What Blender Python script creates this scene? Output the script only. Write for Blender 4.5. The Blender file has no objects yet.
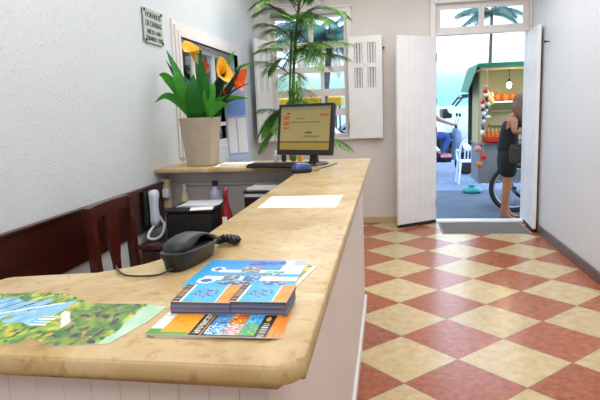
import bpy, bmesh, math, random
from mathutils import Vector, Matrix, Euler, noise
PI = math.pi
random.seed(7)
S = bpy.context.scene
COL = S.collection

# ------------------------------------------------------------------ camera, world, lights, exposure
cam_d = bpy.data.cameras.new('camera'); cam = bpy.data.objects.new('camera', cam_d); COL.objects.link(cam)
cam_d.sensor_width = 36.0; cam_d.lens = 36.0*555.8/600.0; cam_d.clip_start = 0.05; cam_d.clip_end = 3000
F = Vector((-0.1586, 0.9746, -0.1584)); U = Vector((0.0120, 0.1622, 0.9867)); RT = F.cross(U).normalized(); U = RT.cross(F).normalized(); F.normalize()
cam.matrix_world = Matrix(((RT.x, U.x, -F.x, 0), (RT.y, U.y, -F.y, 0), (RT.z, U.z, -F.z, 1.40), (0, 0, 0, 1)))
S.camera = cam
S.view_settings.view_transform = 'Standard'; S.view_settings.look = 'None'
S.view_settings.exposure = 0.06; S.view_settings.gamma = 1.0; S.view_settings.use_curve_mapping = False

def lin(h):
    h = h.lstrip('#'); o = []
    for i in (0, 2, 4):
        c = int(h[i:i+2], 16)/255.0
        o.append(c/12.92 if c <= 0.04045 else ((c+0.055)/1.055)**2.4)
    return (o[0], o[1], o[2], 1.0)

W = bpy.data.worlds.new('sky'); S.world = W; W.use_nodes = True
nt = W.node_tree; nt.nodes.clear()
tc = nt.nodes.new('ShaderNodeTexCoord'); sx = nt.nodes.new('ShaderNodeSeparateXYZ')
rp = nt.nodes.new('ShaderNodeValToRGB'); bg = nt.nodes.new('ShaderNodeBackground'); wo = nt.nodes.new('ShaderNodeOutputWorld')
nt.links.new(tc.outputs['Generated'], sx.inputs[0]); nt.links.new(sx.outputs['Z'], rp.inputs[0])
nt.links.new(rp.outputs[0], bg.inputs[0]); nt.links.new(bg.outputs[0], wo.inputs[0])
el = rp.color_ramp.elements
el[0].position = 0.0; el[0].color = (0.20, 0.50, 0.53, 1)
el[1].position = 1.0; el[1].color = (0.75, 1.05, 1.55, 1)
for p, c in ((0.030, (0.25, 0.53, 0.545, 1)), (0.050, (0.36, 0.555, 0.565, 1)), (0.078, (0.75, 0.80, 0.83, 1)), (0.20, (1.10, 1.35, 1.65, 1))):
    e = el.new(p); e.color = c
bg.inputs[1].default_value = 2.0

def area(name, loc, sx_, sy_, power, col, rot=(0, 0, 0)):
    d = bpy.data.lights.new(name, 'AREA'); d.shape = 'RECTANGLE'; d.size = sx_; d.size_y = sy_; d.energy = power; d.color = col
    o = bpy.data.objects.new(name, d); o.location = loc; o.rotation_euler = rot; COL.objects.link(o); return o
area('ceiling_lamp', (0.0, -0.6, 2.95), 2.6, 2.0, 46, (1.0, 0.97, 0.94))
area('ceiling_lamp', (0.0, 2.2, 2.95), 2.6, 2.0, 42, (1.0, 0.97, 0.94))
area('ceiling_lamp', (0.0, 4.9, 2.95), 2.6, 2.0, 60, (1.0, 0.985, 0.98))

# ------------------------------------------------------------------ materials
def mat(name, col, rough=0.5, metal=0.0, var=0.0, vscale=8.0, bump=0.0, bscale=40.0, spec=0.5, emit=None, estr=0.0, coat=0.0):
    m = bpy.data.materials.new(name); m.use_nodes = True; t = m.node_tree
    b = t.nodes['Principled BSDF']
    c = lin(col) if isinstance(col, str) else col
    b.inputs['Base Color'].default_value = c; b.inputs['Roughness'].default_value = rough; b.inputs['Metallic'].default_value = metal
    b.inputs['Specular IOR Level'].default_value = spec; b.inputs['Coat Weight'].default_value = coat
    if emit: b.inputs['Emission Color'].default_value = lin(emit); b.inputs['Emission Strength'].default_value = estr
    if var or bump:
        co = t.nodes.new('ShaderNodeTexCoord')
    if var:
        n = t.nodes.new('ShaderNodeTexNoise'); n.inputs['Scale'].default_value = vscale; n.inputs['Detail'].default_value = 5
        t.links.new(co.outputs['Object'], n.inputs['Vector'])
        r = t.nodes.new('ShaderNodeValToRGB')
        r.color_ramp.elements[0].position = 0.3; r.color_ramp.elements[1].position = 0.7
        r.color_ramp.elements[0].color = tuple(x*(1-var) for x in c[:3])+(1,); r.color_ramp.elements[1].color = tuple(min(1, x*(1+var)) for x in c[:3])+(1,)
        t.links.new(n.outputs['Fac'], r.inputs[0]); t.links.new(r.outputs[0], b.inputs['Base Color'])
    if bump:
        n2 = t.nodes.new('ShaderNodeTexNoise'); n2.inputs['Scale'].default_value = bscale; n2.inputs['Detail'].default_value = 4
        t.links.new(co.outputs['Object'], n2.inputs['Vector'])
        bp = t.nodes.new('ShaderNodeBump'); bp.inputs['Strength'].default_value = bump; bp.inputs['Distance'].default_value = 0.01
        t.links.new(n2.outputs['Fac'], bp.inputs['Height']); t.links.new(bp.outputs[0], b.inputs['Normal'])
    return m

def nodes_of(m): return m.node_tree, m.node_tree.nodes['Principled BSDF']

def stucco(name, col, strength=0.6):
    """painted plaster with sparse short embossed strokes"""
    m = mat(name, col, 0.45, var=0.02, vscale=2.5); t, b = nodes_of(m)
    co = t.nodes.new('ShaderNodeTexCoord')
    n1 = t.nodes.new('ShaderNodeTexNoise'); n1.inputs['Scale'].default_value = 26; n1.inputs['Detail'].default_value = 2; n1.inputs['Distortion'].default_value = 1.6
    n2 = t.nodes.new('ShaderNodeTexNoise'); n2.inputs['Scale'].default_value = 70; n2.inputs['Detail'].default_value = 3
    r = t.nodes.new('ShaderNodeValToRGB'); r.color_ramp.elements[0].position = 0.56; r.color_ramp.elements[1].position = 0.64
    for n in (n1, n2): t.links.new(co.outputs['Object'], n.inputs['Vector'])
    t.links.new(n1.outputs['Fac'], r.inputs[0])
    ad = t.nodes.new('ShaderNodeMath'); ad.operation = 'MULTIPLY_ADD'; ad.inputs[1].default_value = 0.35
    t.links.new(n2.outputs['Fac'], ad.inputs[0]); t.links.new(r.outputs[0], ad.inputs[2])
    bp = t.nodes.new('ShaderNodeBump'); bp.inputs['Strength'].default_value = strength; bp.inputs['Distance'].default_value = 0.003
    t.links.new(ad.outputs[0], bp.inputs['Height']); t.links.new(bp.outputs[0], b.inputs['Normal'])
    return m

def stone_mat():
    m = mat('travertine', '#ddc48f', 0.33, spec=0.45); t, b = nodes_of(m)
    co = t.nodes.new('ShaderNodeTexCoord')
    n1 = t.nodes.new('ShaderNodeTexNoise'); n1.inputs['Scale'].default_value = 5; n1.inputs['Detail'].default_value = 8; n1.inputs['Roughness'].default_value = 0.65; n1.inputs['Distortion'].default_value = 0.8
    n2 = t.nodes.new('ShaderNodeTexNoise'); n2.inputs['Scale'].default_value = 38; n2.inputs['Detail'].default_value = 4
    r = t.nodes.new('ShaderNodeValToRGB'); r2 = t.nodes.new('ShaderNodeValToRGB'); mx = t.nodes.new('ShaderNodeMixRGB'); mx.blend_type = 'MULTIPLY'; mx.inputs[0].default_value = 1
    e = r.color_ramp.elements
    e[0].position = 0.30; e[0].color = lin('#a88a55'); e[1].position = 0.72; e[1].color = lin('#d6c39b')
    x = e.new(0.5); x.color = lin('#c2a878')
    e2 = r2.color_ramp.elements; e2[0].position = 0.30; e2[0].color = (0.76, 0.70, 0.60, 1); e2[1].position = 0.44; e2[1].color = (1, 1, 1, 1)
    for n in (n1, n2): t.links.new(co.outputs['Object'], n.inputs['Vector'])
    t.links.new(n1.outputs['Fac'], r.inputs[0]); t.links.new(n2.outputs['Fac'], r2.inputs[0])
    t.links.new(r.outputs[0], mx.inputs[1]); t.links.new(r2.outputs[0], mx.inputs[2]); t.links.new(mx.outputs[0], b.inputs['Base Color'])
    return m

def floor_mat():
    m = mat('floor_tiles', '#c0a070', 0.24, spec=0.5); t, b = nodes_of(m)
    N = t.nodes.new; L = t.links.new
    def M(op, a, b_=None):
        n = N('ShaderNodeMath'); n.operation = op
        for i, v in enumerate((a, b_)):
            if v is None: continue
            if isinstance(v, (int, float)): n.inputs[i].default_value = v
            else: L(v, n.inputs[i])
        return n.outputs[0]
    g = N('ShaderNodeNewGeometry'); s = N('ShaderNodeSeparateXYZ'); L(g.outputs['Position'], s.inputs[0])
    D = 0.30123
    u = M('DIVIDE', M('SUBTRACT', s.outputs[0], 0.0652), D); v = M('DIVIDE', M('SUBTRACT', s.outputs[1], 2.711), D)
    p = M('MULTIPLY', M('ADD', u, v), 0.5); q = M('MULTIPLY', M('SUBTRACT', v, u), 0.5)
    fp = M('FLOOR', p); fq = M('FLOOR', q)
    par = M('FLOORED_MODULO', M('ADD', fp, fq), 2.0)
    def edge(x): 
        fr = M('FRACT', x); return M('MINIMUM', fr, M('SUBTRACT', 1.0, fr))
    grout = M('LESS_THAN', M('MINIMUM', edge(p), edge(q)), 0.0075)
    def tile(c0, c1, sc):
        n = N('ShaderNodeTexNoise'); n.inputs['Scale'].default_value = sc; n.inputs['Detail'].default_value = 8; n.inputs['Roughness'].default_value = 0.7
        L(g.outputs['Position'], n.inputs['Vector'])
        r = N('ShaderNodeValToRGB'); r.color_ramp.elements[0].position = 0.34; r.color_ramp.elements[1].position = 0.66
        r.color_ramp.elements[0].color = lin(c0); r.color_ramp.elements[1].color = lin(c1); L(n.outputs['Fac'], r.inputs[0]); return r.outputs[0]
    w = tile('#bba273', '#d6c194', 14); rd = tile('#843f22', '#b96a3d', 22)
    # per-tile tone
    cv = N('ShaderNodeCombineXYZ'); L(fp, cv.inputs[0]); L(fq, cv.inputs[1]); wn = N('ShaderNodeTexWhiteNoise'); wn.noise_dimensions = '2D'; L(cv.outputs[0], wn.inputs['Vector'])
    mx = N('ShaderNodeMixRGB'); L(par, mx.inputs[0]); L(w, mx.inputs[1]); L(rd, mx.inputs[2])
    hs = N('ShaderNodeHueSaturation'); L(mx.outputs[0], hs.inputs['Color']); L(M('ADD', M('MULTIPLY', wn.outputs[0], 0.16), 0.92), hs.inputs['Value'])
    m2 = N('ShaderNodeMixRGB'); L(grout, m2.inputs[0]); L(hs.outputs[0], m2.inputs[1]); m2.inputs[2].default_value = lin('#8a6a50')
    L(m2.outputs[0], b.inputs['Base Color'])
    return m

def wood_mat(name, c0, c1, rough=0.35, scale=(3, 3, 30)):
    m = mat(name, c0, rough); t, b = nodes_of(m)
    co = t.nodes.new('ShaderNodeTexCoord'); mp = t.nodes.new('ShaderNodeMapping'); mp.inputs['Scale'].default_value = scale
    n = t.nodes.new('ShaderNodeTexNoise'); n.inputs['Scale'].default_value = 2.0; n.inputs['Detail'].default_value = 6
    r = t.nodes.new('ShaderNodeValToRGB'); r.color_ramp.elements[0].position = 0.3; r.color_ramp.elements[1].position = 0.7
    r.color_ramp.elements[0].color = lin(c0); r.color_ramp.elements[1].color = lin(c1)
    t.links.new(co.outputs['Object'], mp.inputs[0]); t.links.new(mp.outputs[0], n.inputs['Vector']); t.links.new(n.outputs['Fac'], r.inputs[0]); t.links.new(r.outputs[0], b.inputs['Base Color'])
    return m

def glass_mat(tint=(0.95, 0.98, 1, 1)):
    m = bpy.data.materials.new('window_glass'); m.use_nodes = True; t = m.node_tree; t.nodes.clear()
    o = t.nodes.new('ShaderNodeOutputMaterial'); a = t.nodes.new('ShaderNodeBsdfTransparent'); g = t.nodes.new('ShaderNodeBsdfGlossy'); x = t.nodes.new('ShaderNodeMixShader'); f = t.nodes.new('ShaderNodeFresnel')
    a.inputs[0].default_value = tint; g.inputs['Roughness'].default_value = 0.02; f.inputs[0].default_value = 1.45
    t.links.new(f.outputs[0], x.inputs[0]); t.links.new(a.outputs[0], x.inputs[1]); t.links.new(g.outputs[0], x.inputs[2]); t.links.new(x.outputs[0], o.inputs[0]); return m

def print_mat(name, rough=0.35, emit=0.0):
    m = mat(name, '#ffffff', rough); t, b = nodes_of(m)
    a = t.nodes.new('ShaderNodeVertexColor'); a.layer_name = 'print'
    t.links.new(a.outputs[0], b.inputs['Base Color'])
    if emit:
        b.inputs['Base Color'].default_value = (0.02, 0.02, 0.02, 1); t.links.remove(b.inputs['Base Color'].links[0])
        t.links.new(a.outputs[0], b.inputs['Emission Color']); b.inputs['Emission Strength'].default_value = emit
    return m

MT = dict(
    wall_left=stucco('stucco_white', '#d3dbe0', 0.45), wall_right=stucco('stucco_grey_white', '#d6d9df', 0.35),
    wall_back=mat('plaster_warm', '#ddd6d1', 0.7, var=0.03, vscale=3), ceiling=mat('ceiling_white', '#e6e4e0', 0.8),
    floor=floor_mat(), stone=stone_mat(), panel=mat('panel_white', '#e2d9d5', 0.45, var=0.03, vscale=4), moulding=mat('moulding_white', '#f2f1f2', 0.4),
    paint=mat('white_paint', '#e3dfdc', 0.4, var=0.03, vscale=6), paint_cool=mat('door_paint', '#eeeeef', 0.35, var=0.03, vscale=6),
    baseboard=mat('baseboard_brown', '#5b4a46', 0.4, var=0.12, vscale=10), beige_tile=mat('skirting_tile', '#c9b086', 0.3, var=0.1, vscale=15),
    darkwood=wood_mat('mahogany', '#260b06', '#42160b', 0.3, (2, 1, 20)), chairwood=wood_mat('chair_mahogany', '#2e0e07', '#521a0e', 0.3, (20, 20, 2)),
    plank=wood_mat('hut_wood', '#453a31', '#6b5d4f', 0.7, (10, 10, 1)),
    glass=glass_mat(), black=mat('black_plastic', '#17181a', 0.35), blackm=mat('black_matte', '#121213', 0.6), charcoal=mat('phone_charcoal', '#191f22', 0.42, bump=0.05, bscale=400),
    metal=mat('brushed_metal', '#b9bbbe', 0.3, 1.0), darkmetal=mat('dark_metal', '#3a3432', 0.5, 0.6),
    paper=mat('paper', '#f4f4f2', 0.6), paper2=mat('paper_blueish', '#d9dce6', 0.6), blueplastic=mat('blue_plastic', '#0f3f86', 0.25, coat=0.4),
    phone_white=mat('intercom_white', '#d3e2f0', 0.35), beige_plastic=mat('beige_plastic', '#d9cba4', 0.5), red_glass=mat('red_bottle', '#8a0f14', 0.15, coat=0.5),
    water=mat('bottle_clear', '#aeb2cc', 0.15), bluecap=mat('blue_cap', '#20206e', 0.4), pot=mat('pot_beige', '#b3a592', 0.55, var=0.05, vscale=20),
    soil=mat('soil', '#2d2018', 0.9), leaf=mat('leaf_green', '#3d9a24', 0.4, var=0.3, vscale=9), leaf_dark=mat('leaf_deep_green', '#1d6a22', 0.35, var=0.3, vscale=9), leaf_black=mat('leaf_blackish', '#16211c', 0.4),
    leaf_mint=mat('leaf_mint', '#3f8f4e', 0.45, var=0.2, vscale=9),
    yellow=mat('lily_yellow', '#f6b60a', 0.45, var=0.1, vscale=12), orange=mat('lily_orange', '#f2601c', 0.45, var=0.2, vscale=12), stem=mat('stem_green', '#47722a', 0.5),
    palm=mat('palm_green', '#55892c', 0.5, var=0.4, vscale=6), palm_stem=mat('palm_stem', '#5d6b31', 0.6, var=0.3, vscale=15),
    printed=print_mat('printed_paper'), screen=print_mat('screen_lit', 0.3, 0.43), mat_grey=mat('doormat_grey', '#6d675f', 0.9, bump=0.5, bscale=200), mat_edge=mat('doormat_edge', '#8d9299', 0.8),
    pave=mat('paving', '#525e6c', 0.8, var=0.18, vscale=3, bump=0.3, bscale=20), road=mat('asphalt', '#76869c', 0.85, var=0.25, vscale=6, bump=0.5, bscale=8), sand=mat('sand', '#d8cfb4', 0.9, var=0.05), sea=mat('sea', '#59c9cf', 0.3, var=0.08, vscale=0.02),  # asphalt lightened: the brighter light on the road is put into its colour
    marble=mat('threshold_marble', '#eef0f4', 0.3), yard=mat('yard', '#b9b8b2', 0.9),
    sign_glass=mat('sign_plate', '#bcc9c2', 0.25), ink=mat('ink_black', '#1c2220', 0.6),
    skin=mat('skin', '#a9714f', 0.55), hair=mat('hair_brown', '#7d5d43', 0.6, var=0.3, vscale=30), cloth_black=mat('cloth_black', '#0b0b0d', 0.8), cloth_print=mat('bag_print', '#3f3835', 0.8, var=0.7, vscale=40),
    blue_shirt=mat('shirt_blue', '#1450d8', 0.75), jeans=mat('jeans', '#34528f', 0.8, var=0.15, vscale=12), rubber=mat('rubber', '#1b1b1d', 0.75), paleblue=mat('fairing_pale', '#5f7c96', 0.3, coat=0.4),
    green=mat('cart_green', '#1c7a5c', 0.5), green_dark=mat('post_dark_green', '#20382f', 0.6), cart_grey=mat('cart_grey', '#7f8386', 0.5, 0.0, var=0.06), tan=mat('cart_tan', '#c2b48a', 0.6, var=0.08), coconut=mat('orange_fruit', '#e0731f', 0.5, var=0.15, vscale=20), pale_fruit=mat('pale_fruit', '#d9c98a', 0.55, var=0.15),
    red=mat('red_plastic', '#d8281c', 0.4), white_plastic=mat('white_plastic', '#eef1f4', 0.4), yellowroof=mat('yellow_canvas', '#e2a81c', 0.7), trunk=mat('trunk', '#5d5650', 0.8, var=0.3, vscale=10), palm_far=mat('palm_far', '#3f6f62', 0.6, var=0.2), teal=mat('teal_bag', '#2f9a94', 0.5), pink=mat('pink_plastic', '#e58a9c', 0.5),
    bulb=mat('bulb_lit', '#fff4dd', 0.4, emit='#fff0d0', estr=6.0), carpaint=mat('car_paint', '#9fc6d8', 0.25, coat=0.6), carwhite=mat('car_white', '#dfe3f0', 0.3, coat=0.6), carglass=mat('car_glass', '#1b2a48', 0.1), blue_panel=mat('rack_blue', '#a0b2d2', 0.4), blue_head=mat('rack_header', '#6b95de', 0.4), rope=mat('rope', '#c9b48a', 0.8),
)

# ------------------------------------------------------------------ helpers
def tag(o, label=None, cat=None, group=None, kind=None):
    if label: o['label'] = label
    if cat: o['category'] = cat
    if group: o['group'] = group
    if kind: o['kind'] = kind
    return o
def thing(name, label, cat, loc, group=None):
    o = bpy.data.objects.new(name, None); o.empty_display_size = 0.05; COL.objects.link(o); o.location = loc
    return tag(o, label, cat, group)
def struct_empty(name, loc=(0, 0, 0)):
    o = bpy.data.objects.new(name, None); o.empty_display_size = 0.05; COL.objects.link(o); o.location = loc; o['kind'] = 'structure'; return o
def rootloc(p):
    while p.parent: p = p.parent
    return p.location.copy()

class MB:
    def __init__(self): self.bm = bmesh.new(); self.M = Matrix()
    def xf(self, M): self.M = M; return self
    def _v(self, p): return self.bm.verts.new(self.M @ Vector(p))
    def face(self, pts): 
        try: return self.bm.faces.new([self._v(p) for p in pts])
        except ValueError: return None
    def box(self, x0, x1, y0, y1, z0, z1, bev=0.0, seg=2):
        v = [self._v(p) for p in ((x0,y0,z0),(x1,y0,z0),(x1,y1,z0),(x0,y1,z0),(x0,y0,z1),(x1,y0,z1),(x1,y1,z1),(x0,y1,z1))]
        fs = [self.bm.faces.new([v[i] for i in q]) for q in ((3,2,1,0),(4,5,6,7),(0,1,5,4),(1,2,6,5),(2,3,7,6),(3,0,4,7))]
        if bev:
            es = set(e for f in fs for e in f.edges)
            bmesh.ops.bevel(self.bm, geom=list(es), offset=bev, segments=seg, affect='EDGES', profile=0.5)
        return self
    def prism(self, pts, z0, z1, bev=0.0, seg=3, top_only=False):
        a = [self._v((x, y, z0)) for x, y in pts]; b = [self._v((x, y, z1)) for x, y in pts]; n = len(pts)
        fs = [self.bm.faces.new(list(reversed(a))), self.bm.faces.new(b)]
        for i in range(n): self.bm.faces.new((a[i], a[(i+1)%n], b[(i+1)%n], b[i]))
        if bev:
            es = set(fs[1].edges)
            if not top_only: es |= set(fs[0].edges)
            bmesh.ops.bevel(self.bm, geom=list(es), offset=bev, segments=seg, affect='EDGES', profile=0.5)
        return self
    def tube(self, pts, r, n=8, caps=True):
        pts = [Vector(p) for p in pts]; k = len(pts)
        rs = r if isinstance(r, (list, tuple)) else [r]*k
        rings = []; up = Vector((0.123, 0.31, 0.94)).normalized()
        for i, p in enumerate(pts):
            d = (pts[min(i+1, k-1)]-pts[max(i-1, 0)]).normalized()
            a = d.cross(up)
            if a.length < 1e-3: a = d.cross(Vector((1, 0, 0)))
            a.normalize(); b = d.cross(a).normalized()
            rings.append([self._v(p + (a*math.cos(2*PI*j/n) + b*math.sin(2*PI*j/n))*rs[i]) for j in range(n)])
        for i in range(k-1):
            for j in range(n): self.bm.faces.new((rings[i][j], rings[i][(j+1)%n], rings[i+1][(j+1)%n], rings[i+1][j]))
        if caps: self.bm.faces.new(list(reversed(rings[0]))); self.bm.faces.new(rings[-1])
        return self
    def lathe(self, prof, cx=0, cy=0, n=24, sq=0.0, capb=True, capt=True):
        rings = []
        for r, z in prof:
            ring = []
            for j in range(n):
                a = 2*PI*j/n; c, s = math.cos(a), math.sin(a)
                k = 1.0/max(abs(c), abs(s)); k = 1+(k-1)*sq
                ring.append(self._v((cx+r*c*k, cy+r*s*k, z)))
            rings.append(ring)
        for i in range(len(rings)-1):
            for j in range(n): self.bm.faces.new((rings[i][j], rings[i][(j+1)%n], rings[i+1][(j+1)%n], rings[i+1][j]))
        if capb: self.bm.faces.new(list(reversed(rings[0])))
        if capt: self.bm.faces.new(rings[-1])
        return self
    def ball(self, c, rx, ry=None, rz=None, n=12, m=8):
        ry = ry or rx; rz = rz or rx
        c = Vector(c); rings = []
        for i in range(1, m):
            t = PI*i/m
            rings.append([self._v(c+Vector((rx*math.sin(t)*math.cos(2*PI*j/n), ry*math.sin(t)*math.sin(2*PI*j/n), -rz*math.cos(t)))) for j in range(n)])
        b = self._v(c-Vector((0, 0, rz))); t_ = self._v(c+Vector((0, 0, rz)))
        for j in range(n):
            self.bm.faces.new((b, rings[0][(j+1)%n], rings[0][j])); self.bm.faces.new((t_, rings[-1][j], rings[-1][(j+1)%n]))
        for i in range(len(rings)-1):
            for j in range(n): self.bm.faces.new((rings[i][j], rings[i][(j+1)%n], rings[i+1][(j+1)%n], rings[i+1][j]))
        return self
    def torus(self, c, R, r, axis='y', n=28, m=8):
        c = Vector(c); rings = []
        for i in range(n):
            a = 2*PI*i/n; ring = []
            for j in range(m):
                b = 2*PI*j/m; q = R+r*math.cos(b); h = r*math.sin(b)
                p = {'y': (q*math.cos(a), h, q*math.sin(a)), 'x': (h, q*math.cos(a), q*math.sin(a)), 'z': (q*math.cos(a), q*math.sin(a), h)}[axis]
                ring.append(self._v(c+Vector(p)))
            rings.append(ring)
        for i in range(n):
            for j in range(m): self.bm.faces.new((rings[i][j], rings[(i+1)%n][j], rings[(i+1)%n][(j+1)%m], rings[i][(j+1)%m]))
        return self
    def blade(self, pts, w, fold=0.25, side=None, prof=None):
        """leaf along a spine: pts Vectors, w greatest half width; two-sided strip with a midrib fold"""
        pts = [Vector(p) for p in pts]; k = len(pts); rows = []
        for i, p in enumerate(pts):
            t = i/(k-1); d = (pts[min(i+1, k-1)]-pts[max(i-1, 0)]).normalized()
            s = Vector(side) if side else d.cross(Vector((0, 0, 1)))
            s = s - d*s.dot(d)
            if s.length < 1e-3: s = d.cross(Vector((0, 1, 0)))
            s.normalize(); nrm = s.cross(d)
            ww = w*(prof(t) if prof else max(0.04, math.sin(PI*min(1, t**0.75*0.97+0.03))))
            rows.append((self._v(p-s*ww+nrm*ww*fold), self._v(p), self._v(p+s*ww+nrm*ww*fold)))
        for a, b in zip(rows, rows[1:]):
            self.bm.faces.new((a[0], a[1], b[1], b[0])); self.bm.faces.new((a[1], a[2], b[2], b[1]))
        return self
    def build(self, name, m, parent=None, smooth=None, loc=None, **tg):
        bm = self.bm
        bmesh.ops.recalc_face_normals(bm, faces=bm.faces[:])
        off = rootloc(parent) if parent else (Vector(loc) if loc is not None else None)
        if off is None:
            xs = [v.co for v in bm.verts]
            off = Vector(((min(v.x for v in xs)+max(v.x for v in xs))/2, (min(v.y for v in xs)+max(v.y for v in xs))/2, min(v.z for v in xs)))
        for v in bm.verts: v.co -= off
        me = bpy.data.meshes.new(name); bm.to_mesh(me); bm.free()
        me.materials.append(m)
        if smooth is not None:
            try: me.polygons.foreach_set('use_smooth', [True]*len(me.polygons)); me.set_sharp_from_angle(angle=math.radians(smooth))
            except Exception: pass
        o = bpy.data.objects.new(name, me); COL.objects.link(o)
        if parent: o.parent = parent
        else: o.location = off
        return tag(o, **tg)

def structure(name, mb, m, parent=None, smooth=None):
    o = mb.build(name, m, parent, smooth, loc=None if parent else (0, 0, 0))
    if not parent: o['kind'] = 'structure'
    return o
def copy_thing(src, loc, label, group=None):
    """copy a thing with its parts and their sub-parts"""
    c = src.copy(); COL.objects.link(c); c.location = loc; c['label'] = label
    if group: c['group'] = group
    for ch in src.children:
        d = ch.copy(); COL.objects.link(d); d.parent = c
        for g in ch.children:
            e = g.copy(); COL.objects.link(e); e.parent = d
    return c
def curve_pts(a, b, sag, n=10, up=None):
    a = Vector(a); b = Vector(b); u = Vector(up) if up else Vector((0, 0, 1))
    return [a.lerp(b, i/(n-1)) + u*sag*4*(i/(n-1))*(1-i/(n-1)) for i in range(n)]
def spline(pts, n=6):
    pts = [Vector(p) for p in pts]; out = []
    for i in range(len(pts)-1):
        p0 = pts[max(i-1, 0)]; p1 = pts[i]; p2 = pts[i+1]; p3 = pts[min(i+2, len(pts)-1)]
        for j in range(n):
            t = j/n
            out.append(0.5*((2*p1)+(p2-p0)*t+(2*p0-5*p1+4*p2-p3)*t*t+(3*p1-p0-3*p2+p3)*t**3))
    out.append(pts[-1]); return out
def sheet(name, poly, z0, th, fn, nx, ny, M=None, parent=None, m=None, **tg):
    """a flat printed sheet with its own outline; fn(u,v)->linear colour over the bounding box"""
    bm = bmesh.new(); n = len(poly)
    b = [bm.verts.new((x, y, z0+th)) for x, y in poly]; bm.faces.new(b)
    x0 = min(p[0] for p in poly); x1 = max(p[0] for p in poly); y0 = min(p[1] for p in poly); y1 = max(p[1] for p in poly)
    for i in range(1, nx):
        bmesh.ops.bisect_plane(bm, geom=bm.verts[:]+bm.edges[:]+bm.faces[:], plane_co=(x0+(x1-x0)*i/nx, 0, 0), plane_no=(1, 0, 0))
    for i in range(1, ny):
        bmesh.ops.bisect_plane(bm, geom=bm.verts[:]+bm.edges[:]+bm.faces[:], plane_co=(0, y0+(y1-y0)*i/ny, 0), plane_no=(0, 1, 0))
    cl = bm.loops.layers.float_color.new('print')
    for f in bm.faces:
        c = f.calc_center_median(); col = fn((c.x-x0)/(x1-x0), (c.y-y0)/(y1-y0))
        if f.normal.z < 0: f.normal_flip()
        for l in f.loops: l[cl] = col
    a = [bm.verts.new((x, y, z0)) for x, y in poly]; t = [bm.verts.new((x, y, z0+th)) for x, y in poly]
    fs = [bm.faces.new(list(reversed(a)))]+[bm.faces.new((a[i], a[(i+1)%n], t[(i+1)%n], t[i])) for i in range(n)]
    for f in fs:
        for l in f.loops: l[cl] = (0.75, 0.75, 0.75, 1)
    if M is not None: bm.transform(M)
    off = rootloc(parent) if parent else (M.to_translation() if M is not None else Vector(((x0+x1)/2, (y0+y1)/2, z0)))
    for v in bm.verts: v.co -= off
    me = bpy.data.meshes.new(name); bm.to_mesh(me); bm.free(); me.materials.append(m or MT['printed'])
    o = bpy.data.objects.new(name, me); COL.objects.link(o)
    if parent: o.parent = parent
    else: o.location = off
    return tag(o, **tg)
def skin_mesh(name, verts, edges, radii, m, parent=None, sub=2, extra=None, root=0, loc=None):
    """one continuous body grown over a skeleton"""
    me = bpy.data.meshes.new(name+'_rig'); me.from_pydata([Vector(v) for v in verts], edges, []); me.update()
    o = bpy.data.objects.new(name+'_rig', me); COL.objects.link(o)
    sk = o.modifiers.new('skin', 'SKIN'); sk.use_smooth_shade = True
    lay = me.skin_vertices[0].data
    for i, r in enumerate(radii):
        lay[i].radius = r if isinstance(r, tuple) else (r, r)
        lay[i].use_root = (i == root)
    sb = o.modifiers.new('sub', 'SUBSURF'); sb.levels = sub; sb.render_levels = sub
    dg = bpy.context.evaluated_depsgraph_get(); dg.update()
    new = bpy.data.meshes.new_from_object(o.evaluated_get(dg)); bpy.data.objects.remove(o)
    mb = MB(); mb.bm.from_mesh(new); bpy.data.meshes.remove(new)
    if extra: extra(mb)
    return mb.build(name, m, parent, smooth=180, loc=loc)
def text_mesh(body, size, m, parent, M, name='lettering', ext=0.0008, align='CENTER'):
    cu = bpy.data.curves.new('t', 'FONT'); cu.body = body; cu.size = size; cu.align_x = align; cu.align_y = 'CENTER'; cu.extrude = ext; cu.offset = size*0.012
    o = bpy.data.objects.new('t', cu); COL.objects.link(o)
    dg = bpy.context.evaluated_depsgraph_get(); dg.update(); me = bpy.data.meshes.new_from_object(o.evaluated_get(dg)); bpy.data.objects.remove(o)
    mb = MB(); mb.bm.from_mesh(me); mb.bm.transform(M); bpy.data.meshes.remove(me)
    return mb.build(name, m, parent)
def T(x, y, z, rz=0, rx=0, ry=0): return Matrix.Translation((x, y, z)) @ Euler((rx, ry, rz)).to_matrix().to_4x4()
# ------------------------------------------------------------------ room shell
XL, XR, YB, YF, ZC = -1.577, 1.60, 6.80, -2.2, 3.0
structure('floor', MB().box(XL-0.25, XR+0.25, YF-0.2, YB+0.02, -0.12, 0.0), MT['floor'])
structure('ceiling', MB().box(XL-0.25, XR+0.25, YF-0.2, YB+0.3, ZC, ZC+0.15), MT['ceiling'])
wl = MB(); x0, x1 = XL-0.22, XL
LW = (4.16, 5.80, 1.10, 1.99)                       # left window opening: y0 y1 z0 z1
wl.box(x0, x1, YF, LW[0], 0, ZC).box(x0, x1, LW[1], YB+0.3, 0, ZC).box(x0, x1, LW[0], LW[1], 0, LW[2]).box(x0, x1, LW[0], LW[1], LW[3], ZC)
structure('wall_left', wl, MT['wall_left'])
structure('wall_right', MB().box(XR, XR+0.22, YF, YB+0.3, 0, ZC), MT['wall_right'])
structure('wall_front', MB().box(XL-0.22, XR+0.22, YF-0.2, YF, 0, ZC), MT['wall_right'])
BW = (-1.375, -0.475, 1.07, 2.52); DW = (0.55, 1.575, 0.0, 2.545)
wb = MB(); y0, y1 = YB, YB+0.135
wb.box(XL, BW[0], y0, y1, 0, ZC).box(BW[0], BW[1], y0, y1, 0, BW[2]).box(BW[0], BW[1], y0, y1, BW[3], ZC).box(BW[1], DW[0], y0, y1, 0, ZC)
wb.box(DW[0], DW[1], y0, y1, DW[3], ZC).box(DW[1], XR, y0, y1, 0, ZC)
structure('wall_back', wb, MT['wall_back'])
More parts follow.
